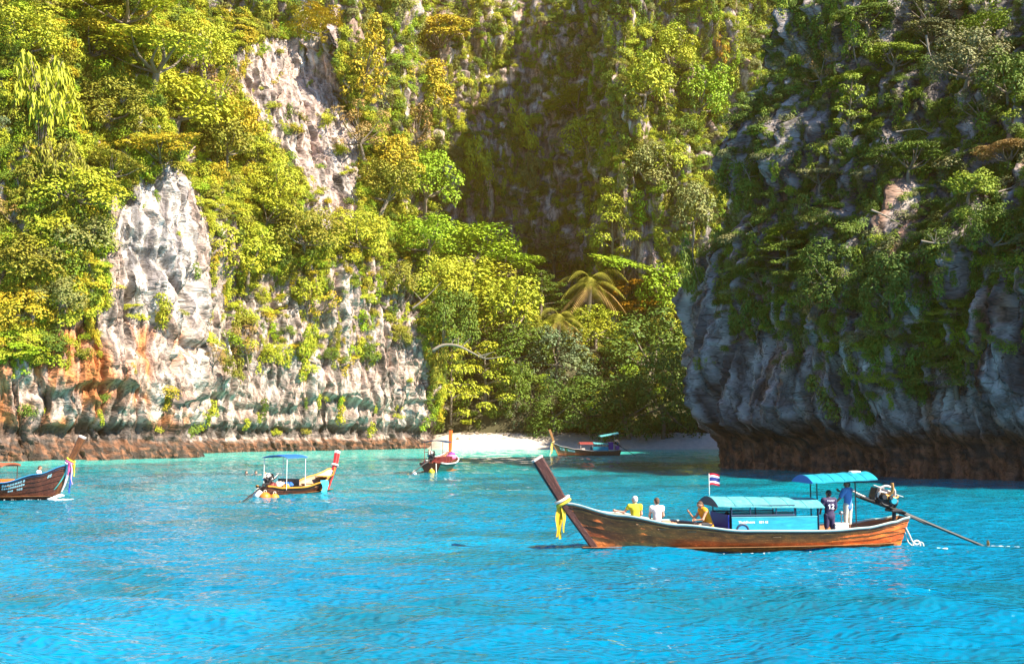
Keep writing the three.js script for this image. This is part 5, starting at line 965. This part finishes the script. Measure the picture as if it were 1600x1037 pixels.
// boat moored by the rock point, seen from straight behind
const b3 = at(686, 734, 90);
const third = makeBoat('small longtail boat with an orange prow moored by the left rock point', {
  L: 8.0, pos: [b3.x, 0, -92], turn: 1.44, sternRake: 0.25, bowRake: 1.1,
  sheer: [[-4.0, 0.95], [-3, 0.85], [-1, 0.85], [1, 1.0], [2.8, 1.3], [4.0, 1.7]], beam: [[0, 0.85], [0.12, 1.1], [0.3, 1.35], [0.5, 1.4], [0.68, 1.25], [0.85, 0.8], [0.95, 0.34], [1, 0.08]],
  hullMat: paint.green, gunMat: paint.white, insideMat: wood(0.36, 0.11, 0.07, 0.5), transomMat: W.dark, prow: [[4.15, 2.4], [4.25, 3.5]], prowMat: paint.orangeRed, sternDeck: 0.6, benches: [0.32, 0.45, 0.58, 0.7], benchDrop: 0.12,
});
third.g.scale.setScalar(1.1); third.g.updateMatrixWorld(true);
{
  const g = third.g, pt = (x, y, z) => place(third, x, y, z).toArray();
  canopy(g, -0.2, -3.0, 2.55, 2.55, 1.0, 0.16, paint.navy, null, [[-0.3, 0.75, 0.7], [-0.3, -0.75, 0.7], [-2.9, 0.75, 0.6], [-2.9, -0.75, 0.6]], 'awning', paint.maroon);
  for (const s of [-1, 1]) mesh('awning_rail', box(2.6, 0.05, 0.05, -1.6, 1.75, s * 0.75, 0.01), paint.maroon, g);
  engine(g, -3.6, 1.6, 1.05, [-6.2, 0.0, -1.3], null, { filterMat: paint.cyan });
  for (const [x, z] of [[-2.2, 0.5], [-1.0, 0.5], [0.2, 0.5], [-1.0, -0.5]]) mesh('seat', join([box(0.5, 0.08, 0.8, x, 0.95, z, 0.02), box(0.06, 0.4, 0.8, x + 0.25, 1.15, z, 0.02)]), paint.maroon, g);
  const c = thing('gear_bag', 'pink and purple bundle on the bow of the boat by the rock point', 'bag', pt(1.9, 1.25, 0.5)); mesh('bag', new THREE.SphereGeometry(0.5, 18, 12).scale(1, 0.7, 1), paint.pink, c); mesh('flap', new THREE.SphereGeometry(0.36, 14, 10).scale(1, 0.5, 1).translate(0.05, 0.28, 0), paint.purple, c);
  const f = thing('float', 'yellow float hanging at the stern of the boat by the rock point', 'float', pt(-4.3, 0.25, 0.15)); mesh('ball', new THREE.SphereGeometry(0.26, 16, 12), paint.yellow, f); mesh('eye', new THREE.TorusGeometry(0.06, 0.02, 6, 12).translate(0, 0.27, 0), paint.rope, f);
  const f2 = thing('float', 'white float at the propeller side of the boat by the rock point', 'float', pt(-4.6, 0.1, -1.2)); mesh('ball', new THREE.SphereGeometry(0.24, 16, 12), paint.white, f2); mesh('eye', new THREE.TorusGeometry(0.06, 0.02, 6, 12).translate(0, 0.25, 0), paint.rope, f2);
  const rp = thing('mooring_rope', 'pale rope hanging down the stern of the boat by the rock point', 'rope', pt(-4.05, 0.9, 0.45)); mesh('line', tube([V(0, 0, 0), V(0.02, -0.45, 0.1), V(0.05, -0.95, 0.12)], [0.04], 6, 6), paint.rope, rp);
}
// boat moored in front of the beach
const b4 = at(918, 711, 148);
const fourth = makeBoat('brown longtail boat with a high turquoise awning moored off the beach', {
  L: 10.2, pos: [b4.x, 0, -148], turn: Math.PI + 0.16, sternRake: 0.3, bowRake: 0.9,
  sheer: [[-5.1, 0.95], [-3.5, 0.8], [-0.5, 0.8], [2, 1.05], [3.8, 1.4], [5.1, 1.85]], beam: [[0, 0.42], [0.12, 0.74], [0.3, 0.98], [0.5, 1.05], [0.68, 0.95], [0.85, 0.6], [0.95, 0.28], [1, 0.08]],
  hullMat: W.midBrown, gunMat: paint.pale, transomMat: W.dark, prow: [[5.25, 2.5], [5.75, 3.9]], prowMat: W.tanProw, sternDeck: 0.6, benches: [0.4, 0.6],
});
fourth.g.updateMatrixWorld(true);
{
  const g = fourth.g;
  canopy(g, -1.8, -4.6, 2.85, 3.3, 0.95, 0.2, paint.aqua, null, [[-1.9, 0.85, 0.7], [-1.9, -0.85, 0.7], [-4.4, 0.85, 0.7], [-4.4, -0.85, 0.7]], 'awning', paint.navy);
  canopy(g, 1.3, -0.7, 1.75, 1.75, 0.95, 0.35, paint.maroon, paint.maroon, [[1.2, 0.85, 0.8], [1.2, -0.85, 0.8], [-0.6, 0.85, 0.8], [-0.6, -0.85, 0.8]], 'hood', paint.white);
  canopy(g, -0.75, -3.0, 1.85, 1.7, 0.95, 0.22, paint.aqua, null, [[-1.6, 0.85, 0.8], [-1.6, -0.85, 0.8], [-2.9, 0.85, 0.8], [-2.9, -0.85, 0.8]], 'canopy', paint.navy);
  for (const s of [-1, 1]) mesh('side_panel', box(2.3, 0.55, 0.04, -1.8, 1.1, s * 0.93, 0.01), paint.cyan, g);
  engine(g, -4.4, 2.0, 1.1, [-7.4, 0.0, 0], [-3.4, 2.1, 0]);
  mesh('seat_cover', join([box(0.7, 1.1, 0.9, -3.5, 1.5, 0, 0.05), box(0.5, 0.6, 1.1, -4.5, 1.2, 0, 0.05)]), paint.purple, g);
  mesh('front_locker', box(0.5, 0.5, 1.2, 0.75, 1.05, 0, 0.03), paint.pale, g);
  const sg = canvasTex(256, 96, (c) => { c.fillStyle = '#dfe3dc'; c.fillRect(0, 12, 74, 72); c.fillStyle = '#8a3b22'; c.fillRect(20, 30, 20, 30); c.fillStyle = '#5d9a64'; c.fillRect(96, 10, 26, 76); c.fillStyle = '#e9ece8'; c.fillRect(122, 20, 118, 66); c.fillStyle = '#7f99a0'; c.fillRect(140, 40, 76, 10); c.fillRect(150, 60, 60, 8); });
  mesh('name_board', patch(fourth.H, 0.93, 0.70, 0.62, 0.9, -1, 10, 2, 0.05), new THREE.MeshStandardMaterial({ map: sg, transparent: true, alphaTest: 0.4, roughness: 0.6, side: THREE.DoubleSide }), g);
  ribbons(fourth, 'pale yellow cloth hanging on the prow of the boat moored off the beach', [[cloth(0.8, 0.62, 0.3), 0.1, 0.07]], [[cloth(0.8, 0.55, 0.12), 0.2, -0.1, 1.6, 0.3, 0.1], [cloth(0.8, 0.75, 0.66), 0.3, 0.1, 1.9, 0.22, 0.15]]);
}
// boat cut by the left edge
const fifth = makeBoat('dark brown longtail boat with a blue rail cut by the left edge', {
  L: 11.0, pos: [at(0, 779, 57.6).x - 1.55, 0, -57.6], turn: -0.06, sternRake: 0.3, bowRake: 0.75, fine: true,
  sheer: [[-5.5, 0.95], [-4, 0.72], [0, 0.72], [2.2, 0.98], [4, 1.45], [5.5, 1.95]], beam: [[0, 0.42], [0.12, 0.74], [0.3, 0.98], [0.5, 1.05], [0.68, 0.95], [0.85, 0.6], [0.95, 0.28], [1, 0.08]],
  hullMat: W.brown, gunMat: paint.skyBlue, railMat: paint.navy, transomMat: W.dark, prow: [[5.85, 2.6], [6.25, 3.5]], prowMat: wood(0.30, 0.11, 0.035, 0.45), prowCap: paint.pale, capLong: 0.2, sternDeck: 0.55, benches: [0.45, 0.6, 0.72],
});
fifth.g.updateMatrixWorld(true);
{
  const g = fifth.g, pt = (x, y, z) => place(fifth, x, y, z).toArray();
  canopy(g, 2.15, -2.6, 1.95, 1.95, 1.0, 0.14, paint.brownRoof, null, [2.0, 0.4, -1, -2.4].flatMap((x) => [[x, 0.9, 0.7], [x, -0.9, 0.7]]), 'roof', W.dark, 0.1);
  mesh('cabin_seat', box(1.6, 0.35, 1.4, 1.2, 0.95, 0, 0.04), paint.orangeRed, g);
  const thai = canvasTex(512, 256, (c) => { // three lines of looped script and a number, as far as they can be made out
    c.strokeStyle = '#a9dbe6'; c.lineCap = 'round'; const r = rngOf(12);
    [[20, 50, 9, 17], [20, 128, 11, 14], [130, 208, 3, 12]].forEach(([x, y, n, s]) => { for (let i = 0; i < n; i++, x += s * 2.5) { c.lineWidth = 9; c.beginPath(); c.arc(x, y - s * 0.6, s * 0.45, 0, 5.6); c.moveTo(x - s * 0.4, y - s * 0.4); c.lineTo(x - s * 0.4, y + s); c.lineTo(x + s * 0.9, y + s); if (r() < 0.7) c.lineTo(x + s * 0.9, y - s); if (r() < 0.35) { c.moveTo(x, y - s * 1.7); c.lineTo(x + s * 0.8, y - s * 2.0); } c.stroke(); } });
    c.fillStyle = '#a9dbe6'; c.font = 'bold 66px sans-serif'; c.fillText('168', 260, 232);
  });
  const dm = (t) => new THREE.MeshStandardMaterial({ map: t, transparent: true, alphaTest: 0.35, roughness: 0.5, side: THREE.DoubleSide });
  mesh('lettering', patch(fifth.H, 0.70, 0.85, 0.50, 0.93, 1, 10, 4, 0.045), dm(thai), g);
  const no = canvasTex(96, 64, (c) => { c.fillStyle = '#9fd3dc'; c.font = 'bold 52px sans-serif'; c.fillText('88', 12, 50); });
  mesh('bow_number', patch(fifth.H, 0.915, 0.95, 0.74, 0.90, 1, 4, 2, 0.045), dm(no), g);
  ribbons(fifth, 'bunch of coloured ribbons on the prow of the boat at the left edge', [[cloth(0.7, 0.12, 0.3), 0.05, 0.06], [cloth(0.6, 0.7, 0.05), 0.16, 0.05], [cloth(0.75, 0.7, 0.72), -0.06, 0.06]], [[cloth(0.02, 0.09, 0.5), 0.16, 0.12, 1.7, 0.144, 0.0], [cloth(0.78, 0.76, 0.78), 0.06, 0.2, 1.6, 0.130, -0.3], [cloth(0.05, 0.45, 0.42), -0.04, 0.14, 1.5, 0.086, -0.7], [cloth(0.7, 0.1, 0.28), 0.12, 0.26, 0.7, 0.115, 0.0], [cloth(0.85, 0.3, 0.02), 0.22, 0.16, 0.6, 0.101, 0.04], [cloth(0.65, 0.72, 0.05), 0.32, 0.05, 0.75, 0.101, 0.02], [cloth(0.6, 0.4, 0.65), 0.24, 0.22, 1.2, 0.086, 0.1]]);
  person('seated person in a white top on the boat at the left edge', { pos: pt(3.75, 1.0, 0.0), turn: 1.7, skin: 'tan', hair: 'brownHair', top: 'white', shorts: 'dark', J: { hip: V(0, 0.12, 0), waist: V(0, 0.30, -0.02), chest: V(0, 0.48, 0.02), neck: V(0, 0.63, 0.04), head: V(0, 0.76, 0.08), sl: V(0.18, 0.57, 0.03), sr: V(-0.18, 0.57, 0.03), el: V(0.24, 0.33, 0.12), er: V(-0.24, 0.33, 0.12), wl: V(0.14, 0.22, 0.34), wr: V(-0.14, 0.22, 0.34), hl: V(0.09, 0.11, 0), hr: V(-0.09, 0.11, 0), kl: V(0.11, 0.2, 0.42), kr: V(-0.11, 0.2, 0.42), al: V(0.11, -0.2, 0.5), ar: V(-0.11, -0.2, 0.5) } });
}
// two swimmers' heads left of the boat with the blue awning
for (const [px, label] of [[384, 'swimmer farther from the boat with the blue awning, head just above the water'], [399, 'swimmer nearer the boat with the blue awning, head just above the water']]) {
  const p = at(px, 740, 88);
  person(label, { pos: [p.x, -1.40, -88], turn: px * 0.02, skin: 'fair', hair: 'brownHair', top: 'dark', shorts: 'dark', J: { el: V(0.34, 1.36, 0.12), wl: V(0.4, 1.4, 0.34), er: V(-0.34, 1.36, 0.12), wr: V(-0.4, 1.4, 0.34) } });
}
// broken water: along the large boat's side, its wake, and at the bow of the boat on the left
function foam(name, label, spots) {
  const r = rngOf(spots.length * 13 + 5), list = [];
  for (const [c, d, w, n, s] of spots) for (let i = 0; i < n; i++) {
    const u = r(), p = c.clone().addScaledVector(d, u), k = s * (0.4 + r()); p.x += (r() - 0.5) * w[0]; p.z += (r() - 0.5) * w[1];
    const q = new THREE.IcosahedronGeometry(1, 1), a = q.attributes.position; for (let j = 0; j < a.count; j++) { const m = 1 + 0.5 * noise(a.getX(j) * 1.7 + i, a.getY(j) * 1.7, a.getZ(j) * 1.7); a.setXYZ(j, a.getX(j) * m * k * 1.7, a.getY(j) * m * k * (w[2] ?? 0.35), a.getZ(j) * m * k); }
    q.computeVertexNormals(); list.push(q.translate(p.x, p.y + 0.02 + k * 0.1, p.z));
  }
  const m = mesh(name, join(list), paint.foam); m.userData.kind = 'stuff'; m.userData.label = label;
}
{
  const bow = place(big, 4.0, 0, -0.25), mid = place(big, 1.0, 0, -0.99), aft = place(big, -3.8, 0, -0.85), st = place(big, -5.6, 0, -0.3), end = place(big, -16, 0, -0.4);
  foam('wake_foam', 'white broken water along the side of the large boat and behind its stern', [[place(big, 3.6, 0, -0.62), mid.clone().sub(place(big, 3.6, 0, -0.62)), [0.3, 0.12], 34, 0.03], [mid, aft.clone().sub(mid), [0.3, 0.1], 26, 0.022], [st, end.clone().sub(st), [0.3, 0.45, 0.16], 380, 0.03], [st, V(1.4, 0, 0), [0.5, 0.6], 70, 0.035], [aft, st.clone().sub(aft), [0.2, 0.1], 20, 0.025]]);
  const b = place(fifth, 4.75, 0, 0.25);
  foam('bow_splash', 'white splash at the bow of the boat at the left edge', [[b, V(1.0, 0, 0.1), [0.4, 0.5], 60, 0.06], [b, V(0.5, 0.25, 0), [0.3, 0.4, 0.8], 40, 0.045], [place(fifth, 1, 0, 1.0), b.clone().sub(place(fifth, 1, 0, 1.0)), [0.2, 0.1], 20, 0.025]]);
}

renderer.render(scene, camera);
